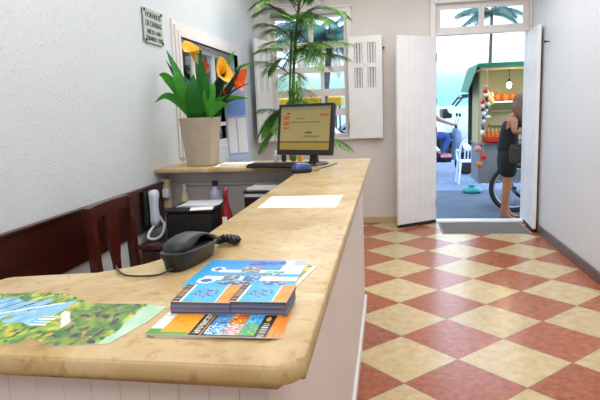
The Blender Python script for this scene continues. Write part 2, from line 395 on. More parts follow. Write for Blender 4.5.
# skirting
m_ = MB().box(XR-0.022, XR, YF, YB, 0.0, 0.085, 0.004)
structure('baseboard_right', m_, MT['baseboard'])
structure('baseboard_back', MB().box(XL, 0.48, YB-0.012, YB, 0.0, 0.075, 0.002), MT['beige_tile'])
# dark wooden chair-rail board along the left wall
structure('trim_1', MB().box(XL, XL+0.022, YF, 3.64, 0.668, 0.935, 0.003).box(XL, XL+0.032, YF, 3.64, 0.932, 0.95, 0.004), MT['darkwood'])
# marble door sill
structure('trim_2', MB().box(DW[0], DW[1], YB-0.01, YB+0.135, -0.12, 0.018, 0.004), MT['marble'])

# ------------------------------------------------------------------ back window with shutters
def frame(mb, x0, x1, z0, z1, y0, y1, w):
    mb.box(x0, x1, y0, y1, z0, z0+w).box(x0, x1, y0, y1, z1-w, z1).box(x0, x0+w, y0, y1, z0+w, z1-w).box(x1-w, x1, y0, y1, z0+w, z1-w); return mb
w1 = struct_empty('window_1', (BW[0], YB, BW[2]))
fm = MB()
c = 0.055
fm.box(BW[0]-c, BW[0], YB-0.025, YB+0.01, BW[2]-0.03, BW[3]+c, 0.005).box(BW[1], BW[1]+c, YB-0.025, YB+0.01, BW[2]-0.03, BW[3]+c, 0.005)
fm.box(BW[0]-c, BW[1]+c, YB-0.03, YB+0.01, BW[3], BW[3]+c, 0.005).box(BW[0]-c-0.02, BW[1]+c+0.02, YB-0.04, YB+0.01, BW[3]+c, BW[3]+c+0.03, 0.006)
fm.box(BW[0]-c-0.02, BW[1]+c+0.02, YB-0.045, YB+0.06, BW[2]-0.035, BW[2]+0.0, 0.006)
structure('window_frame', fm, MT['paint'], w1)
sa = MB(); ya, yb = YB+0.03, YB+0.07
frame(sa, BW[0], BW[1], 2.17, BW[3], ya, yb, 0.035); sa.box(-0.935, -0.882, ya, yb, 2.205, 2.485)
frame(sa, BW[0], BW[1], BW[2], 2.17, ya, yb, 0.04)
for xx in (-1.062, -0.782): sa.box(xx-0.02, xx+0.02, ya, yb, BW[2]+0.04, 2.13)
for zz, h in ((1.882, 0.034), (1.607, 0.042), (1.368, 0.044)): sa.box(BW[0]+0.04, BW[1]-0.04, ya+0.003, yb-0.003, zz-h, zz+h)
structure('window_sash', sa, MT['paint'], w1)
structure('window_pane', MB().box(BW[0]+0.02, BW[1]-0.02, YB+0.048, YB+0.052, BW[2]+0.02, BW[3]-0.02), MT['glass'], w1)
def shutter(hx, hy, ang, z0, z1, w, sgn, label):
    """wooden inside shutter: plank leaf below, four openings with thin slats above"""
    M = T(hx, hy, 0, ang)
    mb = MB().xf(M); t = 0.028; h = z1-z0
    za = z0+h*0.50; zb = z1-0.08
    X0, X1 = (0, w) if sgn > 0 else (-w, 0)
    st = 0.075
    mb.box(X0, X1, 0, t, z0, za, 0.003)
    mb.box(X0, X0+st, 0, t, za, z1, 0.003).box(X1-st, X1, 0, t, za, z1, 0.003).box(X0+st, X1-st, 0, t, zb, z1, 0.003)
    xm = (X0+X1)/2; zm = (za+zb)/2
    mb.box(xm-0.03, xm+0.03, 0, t, za, zb, 0.003).box(X0+st, X1-st, 0, t, zm-0.025, zm+0.025, 0.003)
    for i in range(1, 4): mb.box(X0+w*i/4-0.002, X0+w*i/4+0.002, -0.0015, 0.001, z0+0.02, za-0.02)
    s = structure('shutter', mb, MT['paint_cool'], w1)
    sl = MB().xf(M)
    for a, b in ((X0+st, xm-0.03), (xm+0.03, X1-st)):
        for c_, d in ((za, zm-0.025), (zm+0.025, zb)):
            n = 3
            for i in range(n):
                x = a+(b-a)*(i+0.5)/n; sl.box(x-0.008, x+0.008, 0.008, 0.02, c_, d)
    sl.build('slats', MT['paint_cool'], s)
    hg = MB().xf(M)
    for zz in (z0+0.15, z1-0.15): hg.tube([(0, -0.004, zz-0.03), (0, -0.004, zz+0.03)], 0.007)
    hg.build('hinge', MT['metal'], s)
shutter(-0.462, YB-0.062, -0.06, 1.045, 2.235, 0.40, 1, '')
shutter(-1.392, YB-0.03, math.radians(75), 1.045, 2.235, 0.385, -1, '')

# ------------------------------------------------------------------ left window
w2 = struct_empty('window_2', (XL, LW[0], LW[2]))
fm = MB(); c = 0.115
for d, e in ((0.012, 0), (0.026, 0.035), (0.036, 0.075)):
    cc = c-e
    fm.box(XL-0.01, XL+d, LW[0]-cc, LW[0], LW[2]-0.02, LW[3], 0.0).box(XL-0.01, XL+d, LW[1], LW[1]+cc*1.4, LW[2]-0.02, LW[3], 0.0).box(XL-0.01, XL+d, LW[0]-cc, LW[1]+cc*1.4, LW[3], LW[3]+cc, 0.0)
structure('window_frame', fm, MT['paint'], w2)
sa = MB(); xa, xb = XL-0.10, XL-0.06
ys = [LW[0], LW[0]+0.55, LW[0]+1.1, LW[1]]
sa.box(xa, xb, LW[0], LW[1], LW[2], LW[2]+0.05).box(xa, xb, LW[0], LW[1], LW[3]-0.05, LW[3])
for y in ys: sa.box(xa, xb, max(LW[0], y-0.03), min(LW[1], y+0.03), LW[2]+0.05, LW[3]-0.05)
for z in (1.30, 1.62): sa.box(xa+0.004, xb-0.004, LW[0]+0.03, LW[1]-0.03, z-0.018, z+0.018)
structure('window_sash', sa, MT['paint'], w2)
structure('window_pane', MB().box(XL-0.082, XL-0.078, LW[0]+0.02, LW[1]-0.02, LW[2]+0.02, LW[3]-0.02), MT['glass'], w2)

# ------------------------------------------------------------------ street door: frame, transom, two leaves
d1 = struct_empty('door_1', (DW[0], YB, 0))
fm = MB(); c = 0.062
fm.box(DW[0]-c, DW[0], YB-0.03, YB+0.01, 0, DW[3]+c, 0.006).box(DW[1], XR-0.001, YB-0.03, YB+0.01, 0, DW[3]+c, 0.004).box(DW[0]-c, XR-0.001, YB-0.035, YB+0.01, DW[3], DW[3]+c, 0.006)
fm.box(DW[0], DW[1], YB-0.005, YB+0.10, 2.195, 2.235, 0.004)
fm.box(DW[0], DW[0]+0.012, YB, YB+0.16, 0.018, 2.2).box(DW[1]-0.012, DW[1], YB, YB+0.16, 0.018, 2.2)
structure('door_frame', fm, MT['paint'], d1)
tr = MB(); frame(tr, DW[0], DW[1], 2.235, DW[3], YB+0.03, YB+0.07, 0.03); frame(tr, DW[0]+0.03, 1.063, 2.255, DW[3]-0.03, YB+0.035, YB+0.065, 0.03); frame(tr, 1.063, DW[1]-0.03, 2.255, DW[3]-0.03, YB+0.035, YB+0.065, 0.03)
structure('transom_frame', tr, MT['paint'], d1)
structure('transom_pane', MB().box(DW[0]+0.03, DW[1]-0.03, YB+0.048, YB+0.052, 2.27, DW[3]-0.03), MT['glass'], d1)
def door_leaf(hx, hy, ang, w, sgn, nplank, sweep):
    M = T(hx, hy, 0, ang); mb = MB().xf(M); t = 0.038
    X0 = 0 if sgn > 0 else -w
    for i in range(nplank):
        a = X0+w*i/nplank; b = X0+w*(i+1)/nplank
        mb.box(a+0.0008, b-0.0008, 0, t, 0.035, 2.185, 0.004, 1)
    mb.box(X0+0.01, X0+w-0.01, 0.006, t-0.006, 0.04, 2.18)
    lf = structure('door_leaf', mb, MT['paint_cool'], d1)
    if sweep: MB().xf(M).box(X0+0.004, X0+w-0.004, -0.006, t+0.004, 0.012, 0.045, 0.004).build('door_sweep', MT['blackm'], lf)
    h = MB().xf(M)
    for zz in (0.25, 1.1, 1.95): h.tube([(0, -0.006, zz-0.05), (0, -0.006, zz+0.05)], 0.009)
    h.build('hinge', MT['metal'], lf)
    return lf, M, X0
lfl, ML, XA = door_leaf(0.556, YB-0.04, math.radians(36), 0.555, -1, 7, True)
lfr, MR, XA2 = door_leaf(1.596, YB-0.03, math.radians(87.0), 0.545, -1, 5, True)

# small wall hooks that catch the open leaves
def hook(p, d, label):
    p = Vector(p); d = Vector(d)
    mb = MB().tube([p, p+d*0.035], 0.006).ball(p+d*0.04, 0.013)
    return mb.build('wall_hook', MT['darkmetal'], None, 60, label=label, cat='hook')
hook((-0.045, YB, 2.09), (0, -1, 0), 'small dark round hook on the back wall beside the flat white shutter')
hook((XR, 6.05, 1.99), (-1, 0, 0), 'small dark hook on the right wall beside the open door leaf')

# ------------------------------------------------------------------ doormat
dm = thing('doormat', 'grey rectangular rubber doormat on the tiles inside the open street door', 'mat', (1.04, 6.46, 0))
MB().box(0.575, 1.515, 6.16, 6.75, 0.0, 0.006, 0.002).build('mat_border', MT['mat_edge'], dm)
MB().box(0.60, 1.495, 6.185, 6.725, 0.006, 0.012, 0.002).build('mat_pad', MT['mat_grey'], dm)

# ------------------------------------------------------------------ reception counter
Y0, Y1 = 0.722, 4.03
ctr = thing('reception_counter', 'long reception counter with thick beige stone top and white panelled front', 'counter', (-0.35, 2.2, 0))
pts = [(-0.875, Y0)]
for i in range(7):
    a = -PI/2+PI/2*i/6; pts.append((-0.160+0.035*math.cos(a), Y0+0.035+0.035*math.sin(a)))
pts += [(-0.125, Y1), (-0.54, Y1), (-0.54, 1.36)]
for i in range(1, 7):
    a = PI/2*i/6*0.9; pts.append((-0.54-0.16*(1-math.cos(a)), 1.36-0.20*math.sin(a)))
pts += [(-0.78, 1.142), (-0.865, 1.137), (-0.885, 1.12), (-0.895, 1.08)]
MB().prism(pts, 1.010, 1.045, 0.0155, 4).build('stone_top', MT['stone'], ctr, 50)
pn = MB(); n = 62
for i in range(n):
    a = 0.765+(3.87-0.765)*i/n; b = 0.765+(3.87-0.765)*(i+1)/n
    pn.box(-0.20, -0.182, a+0.0002, b-0.0002, 0, 1.01, 0.001, 1)
pn.box(-0.21, -0.19, 0.76, 3.868, 0, 1.01)
pn.build('side_panel', MT['panel'], ctr)
pn = MB(); n = 14
for i in range(n):
    a = -0.86+(0.68)*i/n; b = -0.86+0.68*(i+1)/n
    pn.box(a+0.0002, b-0.0002, 0.762, 0.778, 0, 1.01, 0.001, 1)
pn.box(-0.86, -0.182, 0.768, 0.785, 0, 1.01)
pn.build('front_panel', MT['panel'], ctr)
MB().box(-0.50, -0.20, 3.85, 3.868, 0, 1.01).build('end_panel', MT['panel'], ctr)
MB().box(-0.512, -0.498, 1.10, 3.868, 0, 1.01).box(-0.86, -0.498, 1.085, 1.10, 0, 1.01).box(-0.86, -0.845, 0.785, 1.085, 0, 1.01).build('inner_panel', MT['panel'], ctr)
MB().box(-0.182, -0.166, 0.74, 3.876, 0, 0.075, 0.004).box(-0.86, -0.166, 0.748, 0.762, 0, 0.075, 0.004).build('skirting', MT['moulding'], ctr)

# stone ledge below the left window, at the far end of the counter
sh = thing('stone_ledge', 'beige stone ledge on a white backing between the left wall and counter end', 'shelf', (-1.06, 3.8, 0))
MB().box(XL+0.001, -0.541, 3.56, Y1, 1.015, 1.045, 0.006).build('ledge_slab', MT['stone'], sh, 50)
MB().box(XL+0.001, -0.541, 3.79, 3.81, 0.0, 1.015).build('back_panel', MT['paint'], sh)
MB().box(XL+0.035, -0.541, 3.755, 3.79, 0.905, 0.92, 0.003).build('lip', MT['paint'], sh)

# desk under the ledge
dk = thing('wooden_desk', 'low dark reddish wooden desk with drawers under the stone ledge', 'desk', (-1.1, 3.5, 0))
MB().box(-1.54, -0.56, 3.14, 3.785, 0.59, 0.615, 0.004).build('desk_top', MT['chairwood'], dk)
MB().box(-1.53, -1.12, 3.18, 3.78, 0.0, 0.59, 0.003).build('carcass', MT['chairwood'], dk)
MB().box(-0.60, -0.57, 3.18, 3.78, 0, 0.59, 0.003).build('side_panel', MT['chairwood'], dk)
for i in range(3):
    z0 = 0.05+0.18*i
    dr = MB().box(-1.515, -1.135, 3.162, 3.18, z0, z0+0.165, 0.004).build('drawer', MT['chairwood'], dk)
    MB().ball((-1.325, 3.152, z0+0.085), 0.013).build('knob', MT['darkmetal'], dr, 60)

# ------------------------------------------------------------------ chair behind the counter
ch = thing('wooden_chair', 'dark reddish wooden chair with curved splat back against the left wall', 'chair', (-1.14, 2.54, 0))
ya, yb = 2.355, 2.745
def stile(y):
    p = [(-1.375, y, 0.0), (-1.365, y, 0.25), (-1.362, y, 0.45), (-1.366, y, 0.66), (-1.380, y, 0.985)]
    mb = MB(); P = spline(p, 5)
    for a, b in zip(P, P[1:]):
        mb.face([(a.x-0.02, y-0.022, a.z), (a.x+0.02, y-0.022, a.z), (b.x+0.02, y-0.022, b.z), (b.x-0.02, y-0.022, b.z)])
        mb.face([(a.x-0.02, y+0.022, a.z), (b.x-0.02, y+0.022, b.z), (b.x+0.02, y+0.022, b.z), (a.x+0.02, y+0.022, a.z)])
        mb.face([(a.x+0.02, y-0.022, a.z), (a.x+0.02, y+0.022, a.z), (b.x+0.02, y+0.022, b.z), (b.x+0.02, y-0.022, b.z)])
        mb.face([(a.x-0.02, y-0.022, a.z), (b.x-0.02, y-0.022, b.z), (b.x-0.02, y+0.022, b.z), (a.x-0.02, y+0.022, a.z)])
    a = P[0]; b = P[-1]
    mb.face([(b.x-0.02, y-0.022, b.z), (b.x+0.02, y-0.022, b.z), (b.x+0.02, y+0.022, b.z), (b.x-0.02, y+0.022, b.z)])
    mb.face([(a.x-0.02, y-0.022, a.z), (a.x-0.02, y+0.022, a.z), (a.x+0.02, y+0.022, a.z), (a.x+0.02, y-0.022, a.z)])
    bmesh.ops.remove_doubles(mb.bm, verts=mb.bm.verts[:], dist=1e-5)
    return mb
for y in (ya, yb): stile(y).build('back_post', MT['chairwood'], ch, 40)
for y in (ya, yb): MB().lathe([(0.016, 0), (0.022, 0.2), (0.024, 0.42)], -0.925, y).build('leg', MT['chairwood'], ch, 40)
MB().box(-1.35, -0.89, ya-0.03, yb+0.03, 0.44, 0.475, 0.012, 3).build('seat', MT['chairwood'], ch, 40)
MB().box(-1.30, -0.93, ya-0.012, ya+0.008, 0.37, 0.44).box(-1.30, -0.93, yb-0.008, yb+0.012, 0.37, 0.44).box(-0.94, -0.92, ya, yb, 0.37, 0.44).build('seat_rail', MT['chairwood'], ch)
cr = MB(); N = 12; dx = 0.016
def xb(z): return -1.366-(z-0.66)*0.043
tops = []; 
for i in range(N+1):
    t = i/N; y = ya-0.02+(yb-ya+0.04)*t; zt = 0.990+0.008*math.sin(PI*t)**0.7; zb = 0.925+0.018*math.sin(PI*t)
    tops.append((y, zb, zt))
for (y, b, t), (y2, b2, t2) in zip(tops, tops[1:]):
    for s in (-dx, dx):
        cr.face([(xb(b)+s, y, b), (xb(b2)+s, y2, b2), (xb(t2)+s, y2, t2), (xb(t)+s, y, t)])
    cr.face([(xb(t)-dx, y, t), (xb(t)+dx, y, t), (xb(t2)+dx, y2, t2), (xb(t2)-dx, y2, t2)]); cr.face([(xb(b)-dx, y, b), (xb(b)+dx, y, b), (xb(b2)+dx, y2, b2), (xb(b2)-dx, y2, b2)])
for y, b, t in (tops[0], tops[-1]): cr.face([(xb(b)-dx, y, b), (xb(b)+dx, y, b), (xb(t)+dx, y, t), (xb(t)-dx, y, t)])
bmesh.ops.remove_doubles(cr.bm, verts=cr.bm.verts[:], dist=1e-5)
cr.build('crest_rail', MT['chairwood'], ch, 40)
sp = MB(); rows = []
for i in range(15):
    t = i/14; z = 0.475+0.47*t; w = 0.040+0.016*math.sin(2*PI*t*0.95+2.6)+0.014*t; x = xb(z) if z > 0.66 else -1.366
    rows.append((x, z, w))
ym = (ya+yb)/2
for (x, z, w), (x2, z2, w2_) in zip(rows, rows[1:]):
    for s in (-0.008, 0.008): sp.face([(x+s, ym-w, z), (x+s, ym+w, z), (x2+s, ym+w2_, z2), (x2+s, ym-w2_, z2)])
    for k in (-1, 1): sp.face([(x-0.008, ym+k*w, z), (x+0.008, ym+k*w, z), (x2+0.008, ym+k*w2_, z2), (x2-0.008, ym+k*w2_, z2)])
bmesh.ops.remove_doubles(sp.bm, verts=sp.bm.verts[:], dist=1e-5)
sp.build('splat', MT['chairwood'], ch, 40)

# ------------------------------------------------------------------ things on and under the ledge
itc = thing('wall_phone', 'white corded wall phone with looped cord on the dark wooden rail', 'phone', (-1.555, 3.46, 0.66))
MB().box(-1.553, -1.530, 3.28, 3.40, 0.70, 0.93, 0.006).build('wall_base', MT['black'], itc)
hs = MB()
def rrect(cx, cy, hx, hy, z, n=24, p=5):
    return [(cx+hx*math.copysign(abs(math.cos(2*PI*k/n))**(2/p), math.cos(2*PI*k/n)), cy+hy*math.copysign(abs(math.sin(2*PI*k/n))**(2/p), math.sin(2*PI*k/n)), z) for k in range(n)]
vs_ = [[hs._v(p) for p in rrect(-1.502+dx, 3.355, hx*1.1, hy*1.05, z)] for z, dx, hx, hy in ((0.700, 0, 0.012, 0.020), (0.706, 0, 0.020, 0.032), (0.735, 0.002, 0.024, 0.036), (0.770, -0.001, 0.020, 0.034), (0.815, -0.003, 0.018, 0.033), (0.860, -0.001, 0.020, 0.034), (0.900, 0.002, 0.024, 0.036), (0.925, 0, 0.020, 0.032), (0.931, 0, 0.012, 0.020))]
for a, b in zip(vs_, vs_[1:]):
    for k in range(24): hs.bm.faces.new((a[k], a[(k+1)%24], b[(k+1)%24], b[k]))
hs.bm.faces.new(list(reversed(vs_[0]))); hs.bm.faces.new(vs_[-1])
hs.build('handset', MT['phone_white'], itc, 60)
MB().tube(spline([(-1.500, 3.345, 0.705), (-1.515, 3.29, 0.675), (-1.515, 3.255, 0.642), (-1.485, 3.265, 0.627), (-1.450, 3.30, 0.640), (-1.440, 3.335, 0.675), (-1.445, 3.36, 0.695), (-1.435, 3.39, 0.665), (-1.44, 3.42, 0.635), (-1.47, 3.44, 0.67), (-1.545, 3.44, 0.80)], 8), 0.0095).build('cord', MT['phone_white'], itc, 60)
jb = thing('junction_box', 'beige wall box with white plugs just right of the corded wall phone', 'box', (-1.55, 3.60, 0.75))
MB().box(-1.576, -1.515, 3.645, 3.70, 0.76, 0.965, 0.006).build('cover', MT['beige_plastic'], jb)
MB().box(-1.55, -1.505, 3.60, 3.645, 0.84, 0.90, 0.006).build('plug', MT['phone_white'], jb)

wbt = thing('spray_bottle', 'small cream bottle with white cap behind the black printer, left end', 'bottle', (-1.42, 3.72, 0.615))
MB().lathe([(0.028, 0.615), (0.030, 0.63), (0.030, 0.84), (0.014, 0.87), (0.012, 0.885)], -1.42, 3.69, 16).build('bottle_body', MT['beige_plastic'], wbt, 50)
MB().lathe([(0.014, 0.885), (0.013, 0.92), (0.006, 0.925)], -1.42, 3.69, 12).build('bottle_cap', MT['paper'], wbt, 50)

pr = thing('desk_printer', 'black box-shaped printer on the desk with papers lying on its lid', 'printer', (-1.17, 3.42, 0.615))
MB().box(-1.375, -1.075, 3.22, 3.56, 0.615, 0.800, 0.012, 3).build('printer_body', MT['blackm'], pr, 40)
MB().box(-1.38, -1.07, 3.215, 3.56, 0.803, 0.822, 0.006, 2).build('printer_lid', MT['black'], pr, 40)
MB().box(-1.32, -1.13, 3.17, 3.22, 0.66, 0.672, 0.003).build('paper_tray', MT['black'], pr)
pp = thing('paper_stack', 'loose white sheets lying on top of the black printer', 'papers', (-1.17, 3.4, 0.822), 'sheets on the printer')
for i in range(4):
    MB().xf(T(-1.225+0.008*i, 3.42+0.004*i, 0.822, 0.06*i-0.05)).box(-0.115, 0.125, -0.10, 0.11, 0.003*i, 0.003*i+0.002).build('sheet', MT['paper2'], pp)
ps = MB().xf(T(-1.135, 3.28, 0.824, 0.25)).box(-0.09, 0.05, -0.075, 0.03, 0, 0.002)
for v in ps.bm.verts: v.co.z -= max(0, (-v.co.y+3.24))*0.25*0
ps.build('paper_sheet', MT['paper'], None, label='single white sheet overhanging the front edge of the black printer', cat='paper')

rb = thing('red_bottle', 'slim red glass bottle with white label beside the black printer', 'bottle', (-1.02, 3.30, 0.615))
rb.location = (-0.975, 3.20, 0.615); bx, by = -0.975, 3.20
MB().lathe([(0.036, 0.615), (0.040, 0.625), (0.040, 0.76), (0.036, 0.80), (0.018, 0.86), (0.015, 0.90), (0.016, 0.955), (0.012, 0.96)], bx, by, 20).build('bottle_glass', MT['red_glass'], rb, 60)
MB().box(bx-0.014, bx+0.014, by-0.0425, by-0.040, 0.72, 0.79).build('bottle_label', MT['paper'], rb)
wt = thing('water_bottle', 'clear plastic water bottle with dark blue cap behind the black printer', 'bottle', (-1.185, 3.68, 0.615))
bx, by = -1.185, 3.66
MB().lathe([(0.042, 0.615), (0.046, 0.63), (0.046, 0.84), (0.040, 0.875), (0.018, 0.905), (0.016, 0.915)], bx, by, 20).build('bottle_body', MT['water'], wt, 60)
MB().lathe([(0.020, 0.912), (0.020, 0.942), (0.015, 0.946)], bx, by, 16).build('bottle_cap', MT['bluecap'], wt, 50)

tr_ = thing('paper_tray_rack', 'black stacked desk tray holding white papers under the stone ledge', 'tray', (-0.80, 3.60, 0.615))
MB().box(-0.93, -0.66, 3.46, 3.74, 0.615, 0.86, 0.006).box(-0.935, -0.655, 3.45, 3.745, 0.885, 0.90, 0.004).box(-0.93, -0.66, 3.73, 3.745, 0.86, 0.885).build('tray_body', MT['black'], tr_)
MB().xf(T(-0.795, 3.59, 0.862, 0.04)).box(-0.13, 0.13, -0.13, 0.13, 0, 0.02).build('lower_papers', MT['paper2'], tr_)
wp = thing('paper_bundle', 'white paper bundle on top of the black desk tray', 'papers', (-0.80, 3.59, 0.90))
MB().xf(T(-0.79, 3.59, 0.90, -0.1)).box(-0.12, 0.12, -0.11, 0.12, 0, 0.018, 0.003).xf(T(-0.79, 3.60, 0.918, 0.12)).box(-0.10, 0.11, -0.10, 0.10, 0, 0.012, 0.003).build('papers', MT['paper'], wp)

# blue display board leaning on the window edge
rk = thing('leaflet_rack', 'tall blue leaflet display leaning beside the left window behind the potted lilies', 'display', (-1.06, 3.97, 1.045))
MRK = T(-1.075, 3.945, 1.045, math.radians(14), math.radians(-3), math.radians(-1.5))
MB().xf(MRK).box(-0.078, 0.078, 0.0, 0.03, 0.0, 0.56, 0.004).build('backboard', MT['blue_panel'], rk)
MB().xf(MRK).box(-0.066, 0.066, -0.004, 0.0, 0.34, 0.46).build('header', MT['blue_head'], rk)
MB().xf(MRK).box(-0.066, -0.008, -0.004, 0.0, 0.07, 0.32).build('text_column', MT['paper2'], rk)
MB().xf(MRK).box(0.002, 0.066, -0.004, 0.0, 0.07, 0.32).build('text_column', MT['paper2'], rk)
MB().xf(MRK).box(-0.078, 0.078, -0.03, 0.0, 0.0, 0.05, 0.003).build('pocket', MT['blue_panel'], rk)
for i, (x, y, a, c) in enumerate(((-1.07, 3.70, 0.12, 'paper'), (-0.97, 3.72, -0.2, 'paper2'), (-1.04, 3.73, 0.05, 'paper'))):
    MB().xf(T(x, y, 1.045+0.005*i, a)).box(-0.105, 0.105, -0.07, 0.07, 0, 0.0048, 0.001).build('booklet', MT[c], None, label=['white booklet on the stone ledge, undermost of the three beside the pot', 'bluish white booklet on the ledge between keyboard and pot', 'topmost white booklet on the ledge in front of the blue display'][i], cat='booklet', group='booklets on the stone ledge')

# small bottles behind the monitor
for i, (x, h, mm, lb) in enumerate(((-0.80, 0.075, 'water', 'clear little bottle on the ledge behind the keyboard, leftmost of a row'), (-0.745, 0.085, 'black', 'small black bottle on the ledge behind the keyboard'), (-0.675, 0.08, 'stem', 'small green bottle below the monitor screen'), (-0.625, 0.075, 'yellow', 'small yellow bottle below the monitor screen'))):
    t_ = thing('small_bottle', lb, 'bottle', (x, 3.93, 1.045), 'little bottles behind the monitor')
    MB().lathe([(0.016, 1.045), (0.018, 1.05), (0.018, 1.045+h*0.6), (0.008, 1.045+h*0.75)], x, 3.93, 12).build('bottle_body', MT[mm], t_, 60)
    MB().lathe([(0.009, 1.045+h*0.75), (0.009, 1.045+h), (0.006, 1.047+h)], x, 3.93, 10).build('bottle_cap', MT['paper'], t_, 60)

# ------------------------------------------------------------------ sign on the left wall
sg = thing('wall_sign', 'small glassy plate with dark lettering screwed to the left wall', 'sign', (XL, 3.70, 1.99))
MB().box(XL+0.008, XL+0.014, 3.555, 3.865, 1.885, 2.108, 0.001).build('plate', MT['sign_glass'], sg)
for y in (3.572, 3.848):
    for z in (1.90, 2.093): MB().tube([(XL, y, z), (XL+0.020, y, z)], 0.010, 12).build('screw', MT['darkmetal'], sg)
RW = Matrix(((0, 0, 1, 0), (1, 0, 0, 0), (0, 1, 0, 0), (0, 0, 0, 1)))
for i, (tx, s) in enumerate((('HORÁRIOS', 0.050), ('DE DIÁRIAS', 0.050), ('INÍCIO 14:00', 0.040), ('TÉRMINO 12:00', 0.040))):
    text_mesh(tx, s, MT['ink'], sg, Matrix.Translation((XL+0.0148, 3.71, (2.066, 2.010, 1.957, 1.913)[i])) @ RW)
# ------------------------------------------------------------------ things on the counter
ZT = 1.045
# desk phone
ph = thing('desk_phone', 'dark grey corded desk phone on the counter with handset resting on top', 'phone', (-0.462, 1.275, ZT))
pb = MB(); MP = T(-0.480, 1.258, ZT, math.radians(-9)); pb.xf(MP)
def ell(w, l, z, n=24, p=2.6):
    out = []
    for j in range(n):
        a = 2*PI*j/n; c, s = math.cos(a), math.sin(a)
        out.append((w*math.copysign(abs(c)**(2/p), c), l*math.copysign(abs(s)**(2/p), s), z(s) if callable(z) else z))
    return out
def loft(mb, rings):
    vs = [[mb._v(p) for p in r] for r in rings]; n = len(vs[0])
    for a, b in zip(vs, vs[1:]):
        for j in range(n): mb.bm.faces.new((a[j], a[(j+1)%n], b[(j+1)%n], b[j]))
    mb.bm.faces.new(list(reversed(vs[0]))); mb.bm.faces.new(vs[-1])
loft(pb, [ell(0.027, 0.086, 0.0, p=3), ell(0.031, 0.092, 0.004, p=3), ell(0.034, 0.097, 0.026, p=3), ell(0.040, 0.105, lambda s: 0.035-0.005*s, p=3), ell(0.040, 0.105, lambda s: 0.041-0.005*s, p=3), ell(0.034, 0.097, lambda s: 0.043-0.005*s, p=3)])
pb.build('phone_base', MT['charcoal'], ph, 50)
hs = MB().xf(MP); rings = []
for i in range(21):
    t = i/20; y = -0.090+0.186*t
    top = 0.040+0.037*math.sin(PI*min(1, max(0.0, (t*0.97+0.03)**0.72)))**0.6
    bot = 0.038 + (0.022*max(0, math.sin(PI*(t-0.36)/0.52)) if 0.36 < t < 0.88 else 0)
    w = (0.032-0.006*math.sin(PI*t))*min(1, 0.45+t*6, 0.45+(1-t)*6)
    zc = (top+bot)/2; h = (top-bot)/2
    rings.append([(w*math.copysign(abs(math.cos(2*PI*j/16))**0.75, math.cos(2*PI*j/16)), y, zc+h*math.copysign(abs(math.sin(2*PI*j/16))**0.8, math.sin(2*PI*j/16))) for j in range(16)])
loft(hs, rings); hs.build('handset', MT['charcoal'], ph, 60)
co = []
ax = spline([(-0.462, 1.37, 0.035), (-0.458, 1.41, 0.018), (-0.452, 1.445, 0.014), (-0.435, 1.455, 0.014), (-0.412, 1.438, 0.014), (-0.418, 1.418, 0.016), (-0.44, 1.42, 0.022), (-0.458, 1.43, 0.014)], 30)
for i, p in enumerate(ax):
    a = i*1.15; d = (ax[min(i+1, len(ax)-1)]-ax[max(0, i-1)]).normalized(); s = d.cross(Vector((0, 0, 1))).normalized(); u = s.cross(d)
    co.append(p+Vector((0, 0, ZT))+(s*math.cos(a)+u*math.sin(a))*0.0085)
MB().tube(co, 0.0036, 6).build('coiled_cord', MT['black'], ph, 60)
MB().tube(spline([(-0.488, 1.160, ZT+0.012), (-0.512, 1.140, ZT+0.004), (-0.545, 1.128, ZT+0.004), (-0.585, 1.128, ZT+0.005), (-0.615, 1.155, ZT+0.006), (-0.636, 1.185, ZT+0.004), (-0.650, 1.205, ZT-0.02), (-0.655, 1.215, ZT-0.25)], 6), 0.0024, 6).build('line_cord', MT['black'], ph, 60)

# map
def C3(h): return lin(h)
def mixc(a, b, t): return tuple(a[i]*(1-t)+b[i]*t for i in range(3))+(1,)
def nz(x, y, s, o=0): return noise.noise(Vector((x*s, y*s, o)))*0.5+0.5
def map_fn(u, v):
    U, Vv = u*2.4, v
    k = nz(U, Vv, 7)*0.6+nz(U, Vv, 19, 2)*0.4
    g = mixc(C3('#3f7a2a'), C3('#b9cf45'), min(1, max(0, (k-0.36)*3.6)))
    if nz(U, Vv, 12, 3) > 0.70: g = C3('#e2a23c')
    if nz(U, Vv, 15, 5) > 0.68: g = C3('#28552c')
    c = g
    wob = 0.22*(nz(U, Vv, 4.5, 9)-0.5)
    d = v-(0.66-0.12*u)+wob
    if abs(d) < 0.21 and u < 0.55 and nz(U, Vv, 9, 11) > 0.30:
        c = mixc(C3('#3f97d8'), C3('#a9def2'), nz(U, Vv, 11, 2))
    if v > 0.60 and u < 0.46 and ((u*2.9-v*0.75) % 0.22) < 0.035: c = C3('#33505c')
    if abs(v-(0.22+1.12*u)) < 0.020 and 0.05 < u < 0.50: c = C3('#e3e8e2')
    if abs((v-0.52)+2.6*(u-0.60)) < 0.055 and 0.56 < u < 0.74 and v < 0.62: c = C3('#dfe6e0')
    if 0.50 < u < 0.58 and 0.34 < v < 0.52 and int(v*60) % 3 == 0: c = C3('#eef2ee')
    if 0.66 < u < 0.88:
        q = nz(U, Vv, 14, 8)
        c = C3('#43344a') if q > 0.64 else (C3('#c98f62') if q < 0.27 else mixc(g, C3('#35703c'), 0.6))
    if u > 0.87+0.05*nz(0, v, 5): c = mixc(C3('#86c29a'), C3('#cfe8d2'), nz(U, Vv, 6, 1))
    return c
mpoly = [(-0.80, 0.765), (-0.70, 0.752), (-0.62, 0.757), (-0.597, 0.767), (-0.588, 0.790), (-0.555, 0.772), (-0.533, 0.760), (-0.481, 0.771), (-0.443, 0.777), (-0.420, 0.868), (-0.414, 0.946), (-0.466, 0.959), (-0.529, 0.956), (-0.582, 0.959), (-0.657, 1.012), (-0.742, 1.014), (-0.769, 1.007), (-0.84, 1.0), (-0.845, 0.86)]
